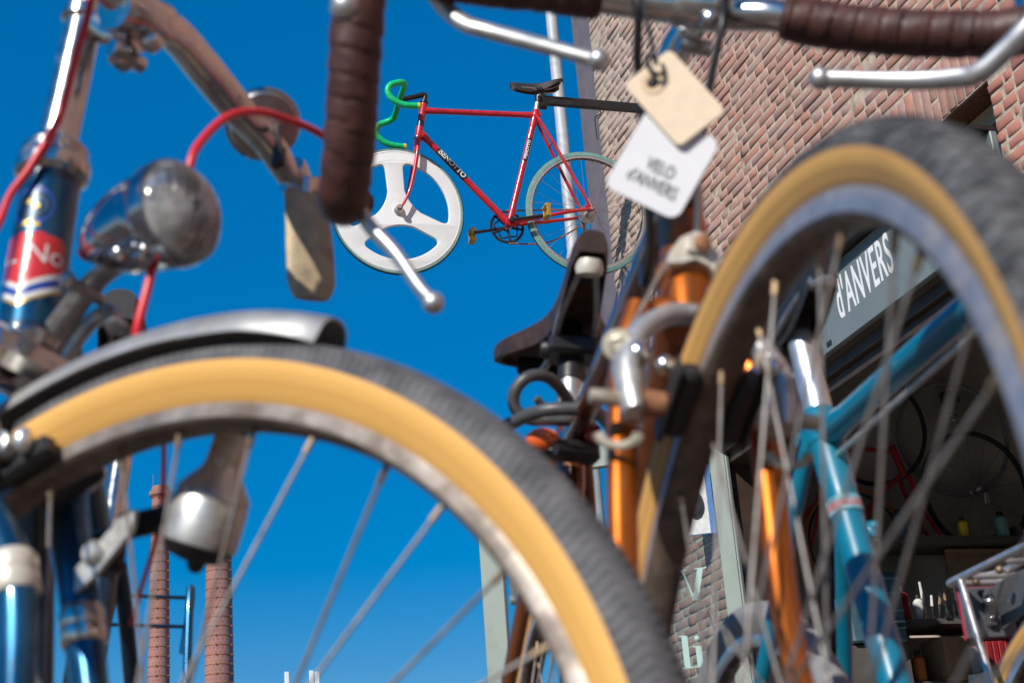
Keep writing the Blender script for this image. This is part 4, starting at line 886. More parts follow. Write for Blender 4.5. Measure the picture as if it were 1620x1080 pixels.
b = MB(); b.lathe((-0.131, 0, 0.545), (0, 0, 1), [(0, 0.022), (0.004, 0.0265), (0.012, 0.0275), (0.018, 0.026), (0.02, 0.0235), (0.026, 0.0245), (0.030, 0.022)], 30); A.part('headset', b, M['chrome'])
b = MB(); b.lathe((-0.131, 0, 0.570), (0.09, 0, 1), [(0, 0.0145), (0.115, 0.0140), (0.118, 0.0175), (0.126, 0.0178), (0.130, 0.014), (0.131, 0.008), (0.141, 0.0078), (0.142, 0.005)], 26)
b.tube([(-0.121, 0, 0.686), (-0.102, 0.003, 0.678), (-0.085, 0.006, 0.664), (-0.07, 0.008, 0.66)], [0.013, 0.0125, 0.012, 0.013], 16, smoothpath=5)
b.lathe((-0.068, -0.02, 0.668), (0.05, 1, 0.28), [(0, 0.0172), (0.002, 0.0182), (0.048, 0.0182), (0.05, 0.0172)], 22)
b.box((-0.078, 0.004, 0.642), (0.016, 0.02, 0.022), bevel=0.004); b.lathe((-0.074, -0.012, 0.638), (0, 1, 0.1), [(0, 0.007), (0.032, 0.007), (0.034, 0.004)], 6)
b.ball((-0.058, 0.012, 0.652), 0.0085)
st = A.part('stem', b, M['chrome'])
# handlebar: rises out of the clamp and sweeps down and back on both sides
for sd in (1, -1):
    b = MB(); q = [(-0.066, 0, 0.672), (-0.072, 0.045, 0.690), (-0.088, 0.10, 0.699), (-0.096, 0.155, 0.694), (-0.098, 0.20, 0.688), (-0.103, 0.232, 0.679), (-0.108, 0.262, 0.676), (-0.106, 0.29, 0.690), (-0.108, 0.32, 0.701), (-0.110, 0.355, 0.710)]
    b.tube([(u, v * sd, z) for u, v, z in q], [0.0135, 0.0150, 0.0155, 0.0150, 0.0142, 0.0120, 0.0112, 0.0112, 0.0112, 0.0112], 18, smoothpath=8)
    hb = A.part('handlebar', b, M['chrome'])
    b = MB(); b.tube([(-0.1065, 0.30 * sd, 0.694), (-0.108, 0.325 * sd, 0.7025), (-0.110, 0.36 * sd, 0.711)], [0.0155, 0.0165, 0.0155], 16); A.part('grip', b, M['dark_rubber'], hb)
    # brake lever: clamp and flat hanging blade
    cx = (-0.107, 0.252 * sd, 0.681)
    b = MB(); b.lathe((cx[0] + 0.004, cx[1] - 0.012 * sd, cx[2] + 0.004), (-0.25, 0.9 * sd, -0.35), [(0, 0.0135), (0.002, 0.0150), (0.022, 0.0150), (0.024, 0.0135)], 20)
    b.box((cx[0] + 0.010, cx[1] + 0.006 * sd, cx[2] - 0.017), (0.024, 0.030, 0.024), bevel=0.004); b.lathe((cx[0] + 0.004, cx[1] - 0.016 * sd, cx[2] - 0.018), (0, sd, 0), [(0, 0.007), (0.042, 0.007)], 10)
    A.part('lever_clamp', b, M['chrome'], hb)
    b = MB(); pts = [(-0.094, 0.248, 0.662), (-0.088, 0.250, 0.634), (-0.085, 0.253, 0.600), (-0.084, 0.256, 0.568), (-0.084, 0.257, 0.553)]
    hw = [0.016, 0.0195, 0.021, 0.021, 0.0145]; rr_ = []
    P_, W_ = spline([Vector((u, v * sd, z)) for u, v, z in pts], hw, 6)
    for p, h in zip(P_, W_):
        ax = Vector((0.72, 0.69 * sd, 0)); nn = Vector((0.69, -0.72 * sd, 0))
        rr_.append([p + ax * h * math.cos(t) + nn * 0.0042 * math.sin(t) for t in [2 * PI * k / 18 for k in range(18)]])
    b.rings(rr_); A.part('brake_lever', b, M['leverplate'], hb)
# bell
b = MB(); bc = Vector((-0.098, 0.196, 0.700)); bx = Vector((-0.55, 0.35, 0.75)).normalized()
b.lathe(bc, bx, [(0.004, 0.0315), (0.006, 0.0335), (0.010, 0.033), (0.020, 0.028), (0.027, 0.019), (0.031, 0.006)], 32); bl = A.part('bell', b, M['lampshell'])
b = MB(); b.lathe(bc, bx, [(-0.002, 0.010), (0.0, 0.0290), (0.003, 0.0305), (0.0045, 0.0290)], 28); b.box(bc - bx * 0.006, (0.022, 0.02, 0.03), bevel=0.004); A.part('bell_base', b, M['steel'], bl)
b = MB(); b.tube([bc + Vector((0.02, -0.008, -0.012)), bc + Vector((0.024, -0.008, -0.03)), bc + Vector((0.028, -0.012, -0.042))], [0.003, 0.003, 0.0055], 8); b.box(bc + Vector((0.029, -0.013, -0.050)), (0.012, 0.008, 0.02), bevel=0.002); A.part('bell_thumb', b, M['black'], bl)
# headlamp
la, lx = Vector((-0.082, 0.0, 0.474)), Vector((1, -0.10, -0.03)).normalized()
b = MB(); b.lathe(la, lx, [(0, 0.002), (0.002, 0.010), (0.008, 0.0165), (0.02, 0.0235), (0.035, 0.0285), (0.05, 0.0320), (0.066, 0.0345), (0.078, 0.0355), (0.080, 0.0372), (0.088, 0.0375), (0.092, 0.0362), (0.0915, 0.0342), (0.0885, 0.0338)], 44, caps=False)
hl = A.part('headlamp', b, M['lampshell'])
b = MB(); b.lathe(la, lx, [(0.0885, 0.0336), (0.080, 0.0315), (0.068, 0.0265), (0.055, 0.018), (0.048, 0.008), (0.046, 0.001)], 44, caps=False); A.part('reflector', b, M['mirror'], hl)
b = MB(); b.lathe(la, lx, [(0.087, 0.0350), (0.094, 0.0338), (0.1005, 0.0285), (0.105, 0.018), (0.1067, 0.004), (0.1035, 0.004), (0.102, 0.017), (0.098, 0.027), (0.091, 0.032), (0.087, 0.033)], 40); A.part('lens', b, M['glasslens'], hl)
b = MB(); b.ball(la + lx * 0.07, 0.007); A.part('bulb', b, M['glasslens'], hl)
b = MB(); b.box(la + lx * 0.068 + Vector((0, -0.012, -0.035)), (0.010, 0.010, 0.006), bevel=0.002); b.ball(la + lx * 0.078 + Vector((0, -0.018, -0.034)), 0.0035); b.ball(la + lx * 0.05 + Vector((0.0, -0.015, -0.027)), 0.006); A.part('lamp_screw', b, M['chrome'], hl)
b = MB(); b.ball(la + Vector((0.004, -0.006, -0.008)), 0.0075, sx=(0.7, 1, 0.8)); A.part('rear_glass', b, M['reflect_red'], hl)
b = MB(); br = [(-0.120, 0.008, 0.402), (-0.108, 0.006, 0.420), (-0.090, 0.004, 0.436), (-0.072, 0.002, 0.448), (-0.052, -0.002, 0.449)]
b.tube(br, [0.013, 0.011, 0.010, 0.0095, 0.008], 12, flat=0.35, up=(0, 0, 1), smoothpath=4); b.lathe((-0.082, -0.010, 0.440), (0, 1, 0), [(0, 0.005), (0.026, 0.005)], 6); b.ball((-0.084, -0.014, 0.442), 0.006)
A.part('lamp_bracket', b, M['steel'])
b = MB(); b.tube([(-0.118, 0.02, 0.40), (-0.10, 0.022, 0.425), (-0.075, 0.018, 0.43), (-0.06, 0.01, 0.41)], 0.006, 8, smoothpath=4); A.part('brake_bridge', b, M['steel'])
# front brake: stirrup ends, block and nuts on both rim sides
for sd in (-1, 1):
    b = MB(); b.tube([(-0.128, sd * 0.012, 0.372), (-0.122, sd * 0.036, 0.366), (-0.112, sd * 0.040, 0.335), (-0.108, sd * 0.034, 0.318)], [0.006, 0.007, 0.0075, 0.008], 10, flat=0.7, smoothpath=5)
    b.lathe((-0.122, sd * 0.026, 0.316), (0.55, sd * 0.1, 0.25), [(0, 0.009), (0.014, 0.0095), (0.016, 0.007)], 10); ba = A.part('brake_arm', b, M['chrome'])
    b = MB(); R = Matrix.Rotation(R_(-19), 3, 'Y'); b.box((-0.094, sd * 0.022, 0.306), (0.052, 0.013, 0.016), R, bevel=0.003); A.part('brake_block', b, M['black'], ba)
    b = MB(); b.lathe((-0.1, sd * 0.028, 0.316), (-0.1, sd, 0.05), [(0, 0.0085), (0.010, 0.0085), (0.011, 0.0062), (0.020, 0.0060), (0.022, 0.004)], 14); b.ball((-0.083, sd * 0.033, 0.316), 0.0068, sx=(0.9, 1.1, 1.3)); A.part('block_nut', b, M['postalu'], ba)
# dynamo on the far fork blade
dn0, dn1 = Vector((-0.022, 0.066, 0.252)), Vector((0.019, 0.054, 0.344)); dx = (dn1 - dn0).normalized()
b = MB(); b.lathe(dn0, dx, [(0.010, 0.0198), (0.012, 0.0252), (0.016, 0.0258), (0.041, 0.0252), (0.0425, 0.0242), (0.0435, 0.0242), (0.045, 0.0249), (0.047, 0.0243), (0.056, 0.0180), (0.062, 0.0135), (0.067, 0.0120), (0.088, 0.0115), (0.090, 0.0085)], 34); dyn = A.part('dynamo', b, M['dullalu'])
b = MB(); b.lathe(dn0, dx, [(0.0, 0.006), (0.003, 0.018), (0.010, 0.0235), (0.0115, 0.0245)], 26); b.ball(dn0 - dx * 0.002 + Vector((0.004, 0, 0)), 0.006); A.part('dynamo_base', b, M['black'], dyn)
b = MB(); b.lathe(dn0, dx, [(0.090, 0.0090), (0.092, 0.0108), (0.106, 0.0108), (0.108, 0.008)], 20); A.part('roller', b, M['dark_rubber'], dyn)
b = MB(); b.box((-0.050, 0.058, 0.284), (0.062, 0.010, 0.018), bevel=0.003); b.box((-0.088, 0.056, 0.268), (0.026, 0.014, 0.03), bevel=0.003); dbk = A.part('dynamo_bracket', b, M['blacksat'])
b = MB(); b.prism([(-0.094, 0.036, 0.236), (-0.078, 0.036, 0.244), (-0.050, 0.036, 0.270), (-0.048, 0.036, 0.284), (-0.058, 0.036, 0.286), (-0.074, 0.036, 0.270), (-0.096, 0.036, 0.252)], (0, 0.004, 0)); b.lathe((-0.080, 0.03, 0.260), (0, 1, 0), [(0, 0.006), (0.003, 0.0085), (0.012, 0.0085)], 12); A.part('spring_plate', b, M['dullalu'], dbk)
# red brake and lamp cables
def cablepart(bk, pts, r, m, name='cable', S=None): 
    b = MB(); b.tube(pts, r, 10, smoothpath=10); return bk.part(name, b, m, None, S)
cablepart(A, [(-0.10, -0.30, 0.70), (-0.075, -0.16, 0.76), (-0.085, -0.035, 0.72), (-0.092, -0.022, 0.68), (-0.099, -0.022, 0.63), (-0.107, -0.022, 0.582), (-0.122, -0.028, 0.540), (-0.132, -0.034, 0.515), (-0.136, -0.040, 0.482), (-0.150, -0.060, 0.43), (-0.17, -0.04, 0.395)], 0.0029, M['red_cable'])
cablepart(A, [(-0.020, 0.016, 0.500), (-0.014, 0.018, 0.525), (-0.011, 0.022, 0.548), (-0.010, 0.048, 0.588), (-0.008, 0.078, 0.611), (-0.004, 0.11, 0.622), (0.002, 0.150, 0.628), (0.0, 0.21, 0.63), (-0.06, 0.25, 0.645)], 0.0032, M['red_cable'])
cablepart(A, [(-0.020, 0.0, 0.452), (-0.022, 0.0, 0.430), (-0.028, 0.0, 0.396), (-0.034, 0.01, 0.386)], 0.0032, M['red_cable'])
cablepart(A, [(-0.050, 0.055, 0.37), (-0.066, 0.080, 0.30), (-0.082, 0.085, 0.25), (-0.088, 0.085, 0.225)], 0.0018, M['red_cable'])
# saddle, post, carrier and drive train
saddle(A, (-0.45, 0.70), R_(-3), 0.27, 0.20, M['leather_black'], SA, bolt=M['steel'])
b = MB(); b.tube([(-0.57, 0, 0.44), (-0.60, 0, 0.56), (-0.605, 0, 0.655)], 0.0125, 16); A.part('seat_post', b, M['chrome'], None, SA)
crankset(A, (-0.47, -0.05), R_(-140), 0.09, 0.165, M['chrome'], M['chrome'], M['dark_rubber'], SA)
chain(A, (-0.47, -0.05), 0.09, (-0.909, 0), 0.035, SA)
b = MB()
b.tube([(-0.95, -0.06, 0.38), (-1.25, -0.06, 0.36), (-1.25, 0.06, 0.36), (-0.95, 0.06, 0.38)], 0.005, 10)
rk = A.part('carrier', b, M['blue'], None, SA)
for sd in (-1, 1):
    b = MB(); b.tube([(-0.95, sd * 0.062, 0.45), (-0.945, sd * 0.066, 0.51), (-0.94, sd * 0.066, 0.525), (-0.93, sd * 0.066, 0.51), (-0.915, sd * 0.075, 0.30), (-0.909, sd * 0.075, 0.02)], 0.0055, 10, smoothpath=6); A.part('carrier_stay', b, M['blue'], rk, SA)
    b = MB(); b.tube([(-1.2, sd * 0.062, 0.36), (-1.08, sd * 0.068, 0.2), (-0.912, sd * 0.075, 0.01)], 0.0045, 10); A.part('carrier_stay', b, M['navy'], rk, SA)
b = MB(); b.tube([(-0.94, -0.066, 0.52), (-0.94, 0.066, 0.52)], 0.0026, 8); b.tube([(-0.94, -0.066, 0.482), (-0.94, 0.066, 0.482)], 0.0026, 8); A.part('carrier_bar', b, M['navy'], rk, SA)

# ============================== the copper racing bicycle on the right
BR = 0.351
B = Bike((-0.120, -0.993, 0), (0.983, -0.119, -0.138), (0.137, -0.0166, 0.990), (0.348, 0.707, 0.0256 + EYE), BR, 'copper orange racing bicycle with brown taped drop bars and tan tyre walls')
BK = (-0.292, 0, 0.956)
SB = steer(-0.085, BK, -4.0)
rimB = [(0.0, -0.0105), (-0.002, -0.0120), (-0.015, -0.0125), (-0.0190, -0.0095), (-0.0205, -0.004), (-0.0205, 0.004), (-0.0190, 0.0095), (-0.015, 0.0125), (-0.002, 0.0120), (0, 0.0105), (-0.006, 0.009), (-0.007, 0), (-0.006, -0.009)]
wheel(B, (0, 0), 0.3205, 0.3302, 0.0208, M['bluerim'], M['tan'], M['treadB'], n=220, prof=rimB, knobs=True, twist=0.09, tw=0.94, tread_deg=77)
wheel(B, (-0.985, 0), 0.318, 0.3302, 0.0155, M['bluerim'], M['tan'], M['treadB'], S=SB @ Matrix.Translation((0.085, 0, 0)), hubw=0.062, n=120, prof=rimB)
axB = lambda w_: Vector((-0.085 - 0.305 * w_, 0, w_))
b = MB(); b.box(axB(0.356), (0.030, 0.072, 0.020), Matrix.Rotation(R_(-17), 3, 'Y'), bevel=0.009); b.lathe(axB(0.345), BK, [(0, 0.0185), (0.024, 0.0205), (0.034, 0.0205), (0.036, 0.0185)], 26); B.part('fork_crown', b, M['copper'])
for sd in (-1, 1):
    b = MB(); b.tube([(-0.194, sd * 0.034, 0.358), (-0.186, sd * 0.045, 0.315), (-0.168, sd * 0.049, 0.24), (-0.142, sd * 0.050, 0.15), (-0.095, sd * 0.050, 0.07), (-0.03, sd * 0.050, 0.012), (0, sd * 0.050, 0)], [0.0118, 0.0112, 0.0104, 0.0094, 0.0080, 0.007, 0.006], 18, smoothpath=6, flat=0.8)
    fb = B.part('fork_blade', b, M['copper'])
    b = MB(); b.box((0.002, sd * 0.054, 0), (0.024, 0.004, 0.022), bevel=0.002); b.lathe((0, sd * 0.054, 0), (0, sd, 0), [(0, 0.008), (0.014, 0.008)], 6); B.part('axle_nut', b, M['alu'], fb)
frame(B, SB, M['copper_dark'], (-0.1525, 0.50), (-0.1205, 0.396), (-0.737, 0.462), (-0.577, -0.065), (-0.90, 0.0), tt=(-0.146, 0.474), dt=(-0.127, 0.418), rd=0.0140, rt=0.0130, rs=0.0140, rhd=0.0168)
b = MB(); b.lathe(axB(0.3975), BK, [(0, 0.0172), (0.004, 0.0178), (0.040, 0.0178), (0.043, 0.0172)], 28); B.part('lug', b, M['copper'])
b = MB(); b.lathe(axB(0.380), BK, [(0, 0.0185), (0.003, 0.0225), (0.008, 0.0228), (0.010, 0.0205), (0.014, 0.0218), (0.017, 0.020)], 28); hs_ = B.part('headset', b, M['rust'])
b = MB(); b.lathe(axB(0.499), BK, [(0, 0.0195), (0.003, 0.0215), (0.010, 0.0220), (0.014, 0.0190), (0.022, 0.0195), (0.026, 0.0175)], 28); B.part('headset_nut', b, M['chrome'], hs_)
# badge on the head tube, facing forwards
b = MB(); bc = axB(0.452) + Vector((0.0205, -0.008, 0.006)); bn = Vector((0.88, -0.36, 0.27)).normalized()
b.lathe(bc, bn, [(-0.004, 0.012), (0, 0.0125), (0.0015, 0.0115), (0.001, 0.0085), (0.0022, 0.0075), (0.0028, 0.003)], 24); B.part('head_badge', b, M['steel'])
b = MB(); b.tube([axB(0.515), axB(0.585), axB(0.603) + Vector((0.006, 0, 0.003)), Vector((-0.215, 0, 0.604)), Vector((-0.186, 0, 0.600))], [0.011, 0.011, 0.0125, 0.0125, 0.0135], 18, smoothpath=5)
b.lathe((-0.1835, -0.021, 0.601), (0.12, 1, -0.06), [(0, 0.0155), (0.003, 0.0168), (0.039, 0.0168), (0.042, 0.0155)], 24); b.lathe((-0.198, -0.012, 0.577), (0, 1, 0), [(0, 0.0065), (0.024, 0.0065)], 12); b.ball((-0.17, 0.004, 0.583), 0.0085)
B.part('stem', b, M['chrome'])
# handlebar with brown tape; bar rolled a little in the clamp
def barpts(sd):
    if sd < 0: q = [(-0.180, 0.0, 0.599), (-0.186, -0.03, 0.600), (-0.190, -0.07, 0.602), (-0.190, -0.12, 0.601), (-0.192, -0.17, 0.600), (-0.188, -0.21, 0.600), (-0.168, -0.236, 0.597), (-0.140, -0.248, 0.585), (-0.108, -0.2515, 0.558), (-0.100, -0.251, 0.52), (-0.112, -0.2495, 0.478), (-0.132, -0.2465, 0.44), (-0.149, -0.2455, 0.416), (-0.163, -0.2455, 0.402), (-0.180, -0.2452, 0.402), (-0.208, -0.245, 0.418), (-0.24, -0.245, 0.440)]
    else: q = [(-0.180, 0.0, 0.599), (-0.174, 0.025, 0.594), (-0.160, 0.05, 0.588), (-0.147, 0.10, 0.578), (-0.130, 0.15, 0.571), (-0.110, 0.20, 0.567), (-0.080, 0.235, 0.563), (-0.040, 0.25, 0.55), (-0.02, 0.25, 0.51), (-0.03, 0.25, 0.45), (-0.06, 0.25, 0.425), (-0.12, 0.25, 0.43), (-0.16, 0.25, 0.44)]
    return [Vector(p) for p in q]
for sd in (-1, 1):
    bp_ = barpts(sd)
    b = MB(); b.tube(bp_[:5], [0.0132, 0.0125, 0.0122, 0.0122, 0.0122], 18, smoothpath=6); hb = B.part('handlebar', b, M['chrome'])
    b = MB(); wound(b, [bp_[2].lerp(bp_[3], 0.1)] + bp_[3:], 0.0172); B.part('bar_tape', b, M['tape'], hb)
    # lever body, lever with ball end, extension lever with ball end
    if sd < 0:
        b = MB(); b.tube([(-0.130, -0.262, 0.560), (-0.104, -0.266, 0.545), (-0.094, -0.262, 0.520), (-0.096, -0.258, 0.500)], [0.008, 0.011, 0.0115, 0.009], 14, smoothpath=4); b.ball((-0.094, -0.259, 0.497), 0.0105)
        lv = [(-0.140, -0.247, 0.545), (-0.145, -0.246, 0.500), (-0.165, -0.244, 0.462), (-0.186, -0.241, 0.430), (-0.178, -0.231, 0.392), (-0.167, -0.207, 0.362), (-0.154, -0.190, 0.334), (-0.147, -0.181, 0.322)]
        ex = [(-0.130, -0.258, 0.560), (-0.170, -0.244, 0.606), (-0.190, -0.220, 0.606), (-0.203, -0.198, 0.594), (-0.205, -0.186, 0.581), (-0.197, -0.172, 0.566), (-0.189, -0.157, 0.558), (-0.177, -0.113, 0.544), (-0.166, -0.078, 0.532)]
    else:
        b = MB(); b.tube([(-0.05, 0.262, 0.545), (-0.025, 0.264, 0.53), (0.0, 0.262, 0.52)], [0.010, 0.012, 0.010], 14, smoothpath=4)
        lv = [(-0.005, 0.262, 0.515), (-0.002, 0.265, 0.47), (-0.02, 0.266, 0.43), (-0.045, 0.27, 0.40), (-0.06, 0.275, 0.37)]
        ex = [(-0.030, 0.262, 0.530), (-0.020, 0.22, 0.545), (-0.022, 0.195, 0.533), (-0.027, 0.179, 0.519), (-0.043, 0.167, 0.506), (-0.058, 0.156, 0.4965), (-0.070, 0.147, 0.4975), (-0.094, 0.120, 0.505), (-0.120, 0.069, 0.514)]
    lb = B.part('lever_body', b, M['alu'], hb)
    b = MB(); b.tube(lv, [0.0050, 0.0052, 0.0052, 0.0052, 0.0050, 0.0046, 0.0042, 0.0042][-len(lv):], 12, smoothpath=6, flat=1.25); b.ball(lv[-1], 0.0072); B.part('brake_lever', b, M['alu'], hb)
    b = MB(); b.tube(ex, [0.006, 0.006, 0.006, 0.006, 0.0058, 0.0058, 0.0058, 0.0055, 0.0050], 12, smoothpath=6, flat=1.2); b.ball(ex[-1], 0.0082); B.part('extension_lever', b, M['alu'], hb)
# brake cables
cablepart(B, [(-0.15, -0.06, 0.64), (-0.170, -0.054, 0.615), (-0.174, -0.049, 0.584), (-0.190, -0.045, 0.56), (-0.200, -0.041, 0.545), (-0.212, -0.034, 0.515), (-0.220, -0.029, 0.489), (-0.240, -0.019, 0.438), (-0.262, -0.016, 0.408), (-0.30, -0.01, 0.44)], 0.0034, M['cable'])
cablepart(B, [(-0.14, 0.012, 0.62), (-0.158, 0.011, 0.585), (-0.162, 0.010, 0.568), (-0.174, 0.007, 0.538), (-0.183, 0.006, 0.514), (-0.190, 0.004, 0.488)], 0.0030, M['cable'])
b = MB(); b.tube([(-0.190, 0.004, 0.49), (-0.188, 0.002, 0.405)], 0.0022, 8); b.lathe((-0.190, 0.004, 0.486), (0, 0, 1), [(0, 0.0045), (0.02, 0.0045)], 10); B.part('inner_cable', b, M['cream'])
# centre-pull brake: yoke, straddle cable, arms, blocks
b = MB(); yk = [(-0.020, 0.386), (-0.0195, 0.395), (-0.012, 0.407), (-0.002, 0.413), (0.006, 0.412), (0.013, 0.402), (0.019, 0.389), (0.024, 0.380), (0.022, 0.374), (0.016, 0.378), (0.009, 0.388), (-0.001, 0.392), (-0.010, 0.388)]
b.prism([(-0.176, v, z) for v, z in yk], (-0.008, 0, 0)); b.box((-0.1745, 0.0, 0.401), (0.004, 0.018, 0.012), bevel=0.0018); yo = B.part('brake_yoke', b, M['cream'])
b = MB(); b.lathe((-0.174, 0.002, 0.402), (1, 0, 0), [(0, 0.0062), (0.006, 0.0062), (0.007, 0.004)], 6); B.part('yoke_bolt', b, M['rust'], yo)
b = MB(); b.tube([(-0.168, -0.056, 0.316), (-0.178, -0.040, 0.345), (-0.180, -0.019, 0.388), (-0.181, 0.0, 0.396), (-0.180, 0.021, 0.378), (-0.176, 0.042, 0.345), (-0.168, 0.056, 0.318)], 0.0014, 8, smoothpath=4); B.part('straddle_cable', b, M['spoke'], yo)
for sd in (-1, 1):
    b = MB(); b.tube([(-0.182, -0.010 * sd, 0.353), (-0.180, 0.016 * sd, 0.350), (-0.168, 0.040 * sd, 0.330), (-0.154, 0.052 * sd, 0.304), (-0.146, 0.053 * sd, 0.285), (-0.138, 0.050 * sd, 0.262)], [0.009, 0.010, 0.0100, 0.0105, 0.0095, 0.008], 14, smoothpath=6, flat=0.75)
    b.lathe((-0.158, 0.045 * sd, 0.290), (0.1, 0.05 * sd, -1), [(-0.012, 0.0072), (0.028, 0.0085), (0.030, 0.006)], 16)
    ba = B.part('brake_arm', b, M['dullalu'])
    b = MB(); b.ball((-0.150, 0.045 * sd, 0.306), 0.0088); b.ball((-0.140, 0.030 * sd, 0.296), 0.0070); B.part('pivot_bolt', b, M['chrome'], ba)
    b = MB(); b.lathe((-0.160, (0.056 if sd < 0 else 0.044) * sd, 0.314), (0.85, 0.35 * sd, -0.25), [(-0.006, 0.006), (0, 0.0075), (0.001, 0.0108), (0.0035, 0.0110), (0.0045, 0.0100), (0.0047, 0.0062), (0.008, 0.0058), (0.0085, 0.0040), (0.0070, 0.0036)], 20); B.part('cable_anchor', b, M['anchor'], ba)
    b = MB(); b.lathe((-0.145, 0.028 * sd, 0.271), (-0.1, sd, 0.02), [(0, 0.0085), (0.016, 0.009), (0.018, 0.0045), (0.046, 0.0045), (0.048, 0.003)], 12); B.part('block_post', b, M['rust'] if sd < 0 else M['alu'], ba)
    b = MB(); b.lathe((-0.146, 0.058 * sd, 0.272), (-0.1, sd, 0.02), [(0, 0.0052), (0.018, 0.0050), (0.019, 0.003)], 12); b.tube([(-0.150 + 0.012 * math.cos(t) * 0.3, 0.056 * sd + 0.012 * math.cos(t), 0.250 - 0.008 * math.sin(t)) for t in [PI * i / 10 for i in range(11)]], [0.0044 - 0.0016 * math.sin(PI * i / 10) for i in range(11)], 8, flat=0.6); B.part('wing_nut', b, M['anchor'], ba)
    b = MB(); R = Matrix.Rotation(R_(-28), 3, 'Y'); b.box((-0.137, 0.0195 * sd, 0.272), (0.056, 0.013, 0.015), R, bevel=0.003); b.box((-0.137, 0.0275 * sd, 0.272), (0.060, 0.003, 0.019), R, bevel=0.001); B.part('brake_block', b, M['black'], ba)
# saddle and post
saddle(B, (-0.604, 0.662), R_(-12), 0.262, 0.176, M['leather_brown'], SB, under=M['saddle_under'], drop=0.72)
b = MB(); b.tube([(-0.737, 0, 0.462), (-0.757, 0, 0.545), (-0.7575, 0, 0.55)], 0.0133, 18); pst = B.part('seat_post', b, M['alu'], None, SB)
b = MB(); b.tube([(-0.7565, 0, 0.545), (-0.762, 0, 0.585), (-0.764, 0, 0.628)], [0.0150, 0.0150, 0.011], 18); B.part('post_sleeve', b, M['black'], pst, SB)
b = MB(); b.lathe((-0.735, 0, 0.452), (-0.3, 0, 0.95), [(0, 0.017), (0.004, 0.019), (0.020, 0.019), (0.022, 0.017)], 20); b.lathe((-0.758, -0.02, 0.465), (0, 1, 0), [(0, 0.006), (0.04, 0.006)], 10); B.part('seat_clamp', b, M['chrome'], None, SB)
crankset(B, (-0.577, -0.065), R_(150), 0.085, 0.17, M['alu'], M['alu'], M['steel'], SB)
chain(B, (-0.577, -0.065), 0.085, (-0.90, 0.0), 0.035, SB)
# rear brake between the seat stays
b = MB()
for sd in (-1, 1): b.tube([(-0.80, 0.0, 0.372), (-0.815, sd * 0.036, 0.36), (-0.82, sd * 0.046, 0.325), (-0.83, sd * 0.03, 0.30)], [0.007, 0.008, 0.008, 0.006], 10, smoothpath=4)
b.lathe((-0.835, -0.05, 0.31), (0, 1, 0), [(0, 0.006), (0.1, 0.006)], 10); B.part('rear_brake', b, M['dullalu'], None, SB)
b = MB()
for sd in (-1, 1): b.box((-0.842, sd * 0.021, 0.304), (0.05, 0.013, 0.014), Matrix.Rotation(R_(25), 3, 'Y'), bevel=0.003)
B.part('rear_brake_blocks', b, M['black'], None, SB)

# coiled cable lock on the seat post of the copper bicycle
lk = empty('cable_lock', (0.53, 1.45, 0.84), None, 'grey coiled cable lock hanging under the saddle of the copper bicycle', 'lock')
LO = Vector((0.53, 1.45, 0.84)); G_ = M['dark_rubber']
b = MB(); q = [(0.535, 1.475, 0.905), (0.545, 1.483, 0.884), (0.519, 1.444, 0.892), (0.489, 1.428, 0.898), (0.469, 1.438, 0.891), (0.466, 1.446, 0.873), (0.482, 1.447, 0.857), (0.498, 1.424, 0.849), (0.525, 1.385, 0.840)]
q = [(0.560, 1.520, 0.858), (0.548, 1.487, 0.872), (0.530, 1.462, 0.889), (0.505, 1.440, 0.899), (0.482, 1.433, 0.897), (0.468, 1.440, 0.884), (0.468, 1.447, 0.867), (0.482, 1.447, 0.855), (0.503, 1.437, 0.851), (0.530, 1.432, 0.850)]
b.tube([Vector(p) - LO for p in q], 0.0066, 12, smoothpath=8)
b.tube([Vector(p) - LO for p in [(0.456, 1.457, 0.848), (0.479, 1.407, 0.849), (0.506, 1.389, 0.847), (0.535, 1.39, 0.845), (0.575, 1.45, 0.847), (0.62, 1.55, 0.85)]], 0.0072, 12, smoothpath=8)
b.tube([Vector(p) - LO for p in [(0.500, 1.47, 0.886), (0.512, 1.475, 0.878), (0.527, 1.478, 0.880), (0.532, 1.48, 0.892), (0.535, 1.49, 0.91)]], 0.0045, 10, smoothpath=8)
b.build('cable', M['pale_rubber'] if False else pm('grey_cable_sheath', (0.085, 0.082, 0.08), 0.4, 0.1, 0.2, 80), lk)
b = MB(); b.lathe(Vector((0.560, 1.515, 0.86)) - LO, (0.3, 0.5, 0.1), [(-0.012, 0.008), (-0.010, 0.012), (0.03, 0.012), (0.032, 0.008)], 16); b.build('lock_barrel', M['black'], lk)
# rear light clipped on the frame under the lock
rl = empty('rear_light', (0.50, 1.44, 0.826), None, 'small orange red light clipped below the grey cable lock', 'light')
b = MB(); b.ball((-0.006, 0.0, 0.004), 0.016, sx=(1.2, 0.7, 0.8)); b.build('lens', M['reflect_orange'], rl)
b = MB(); b.box((0.02, 0.01, -0.004), (0.05, 0.03, 0.018), Matrix.Rotation(0.2, 3, 'Z'), bevel=0.004); b.box((0.05, 0.02, 0.0), (0.022, 0.022, 0.03), bevel=0.004); b.lathe((0.0, -0.02, -0.012), (1, 0.3, 0), [(0, 0.006), (0.05, 0.006)], 10); b.build('clip', M['black'], rl)
b = MB(); b.ball((0.048, -0.004, 0.012), 0.010, sx=(1, 0.6, 1.2)); b.build('red_cap', M['reflect_red'], rl)

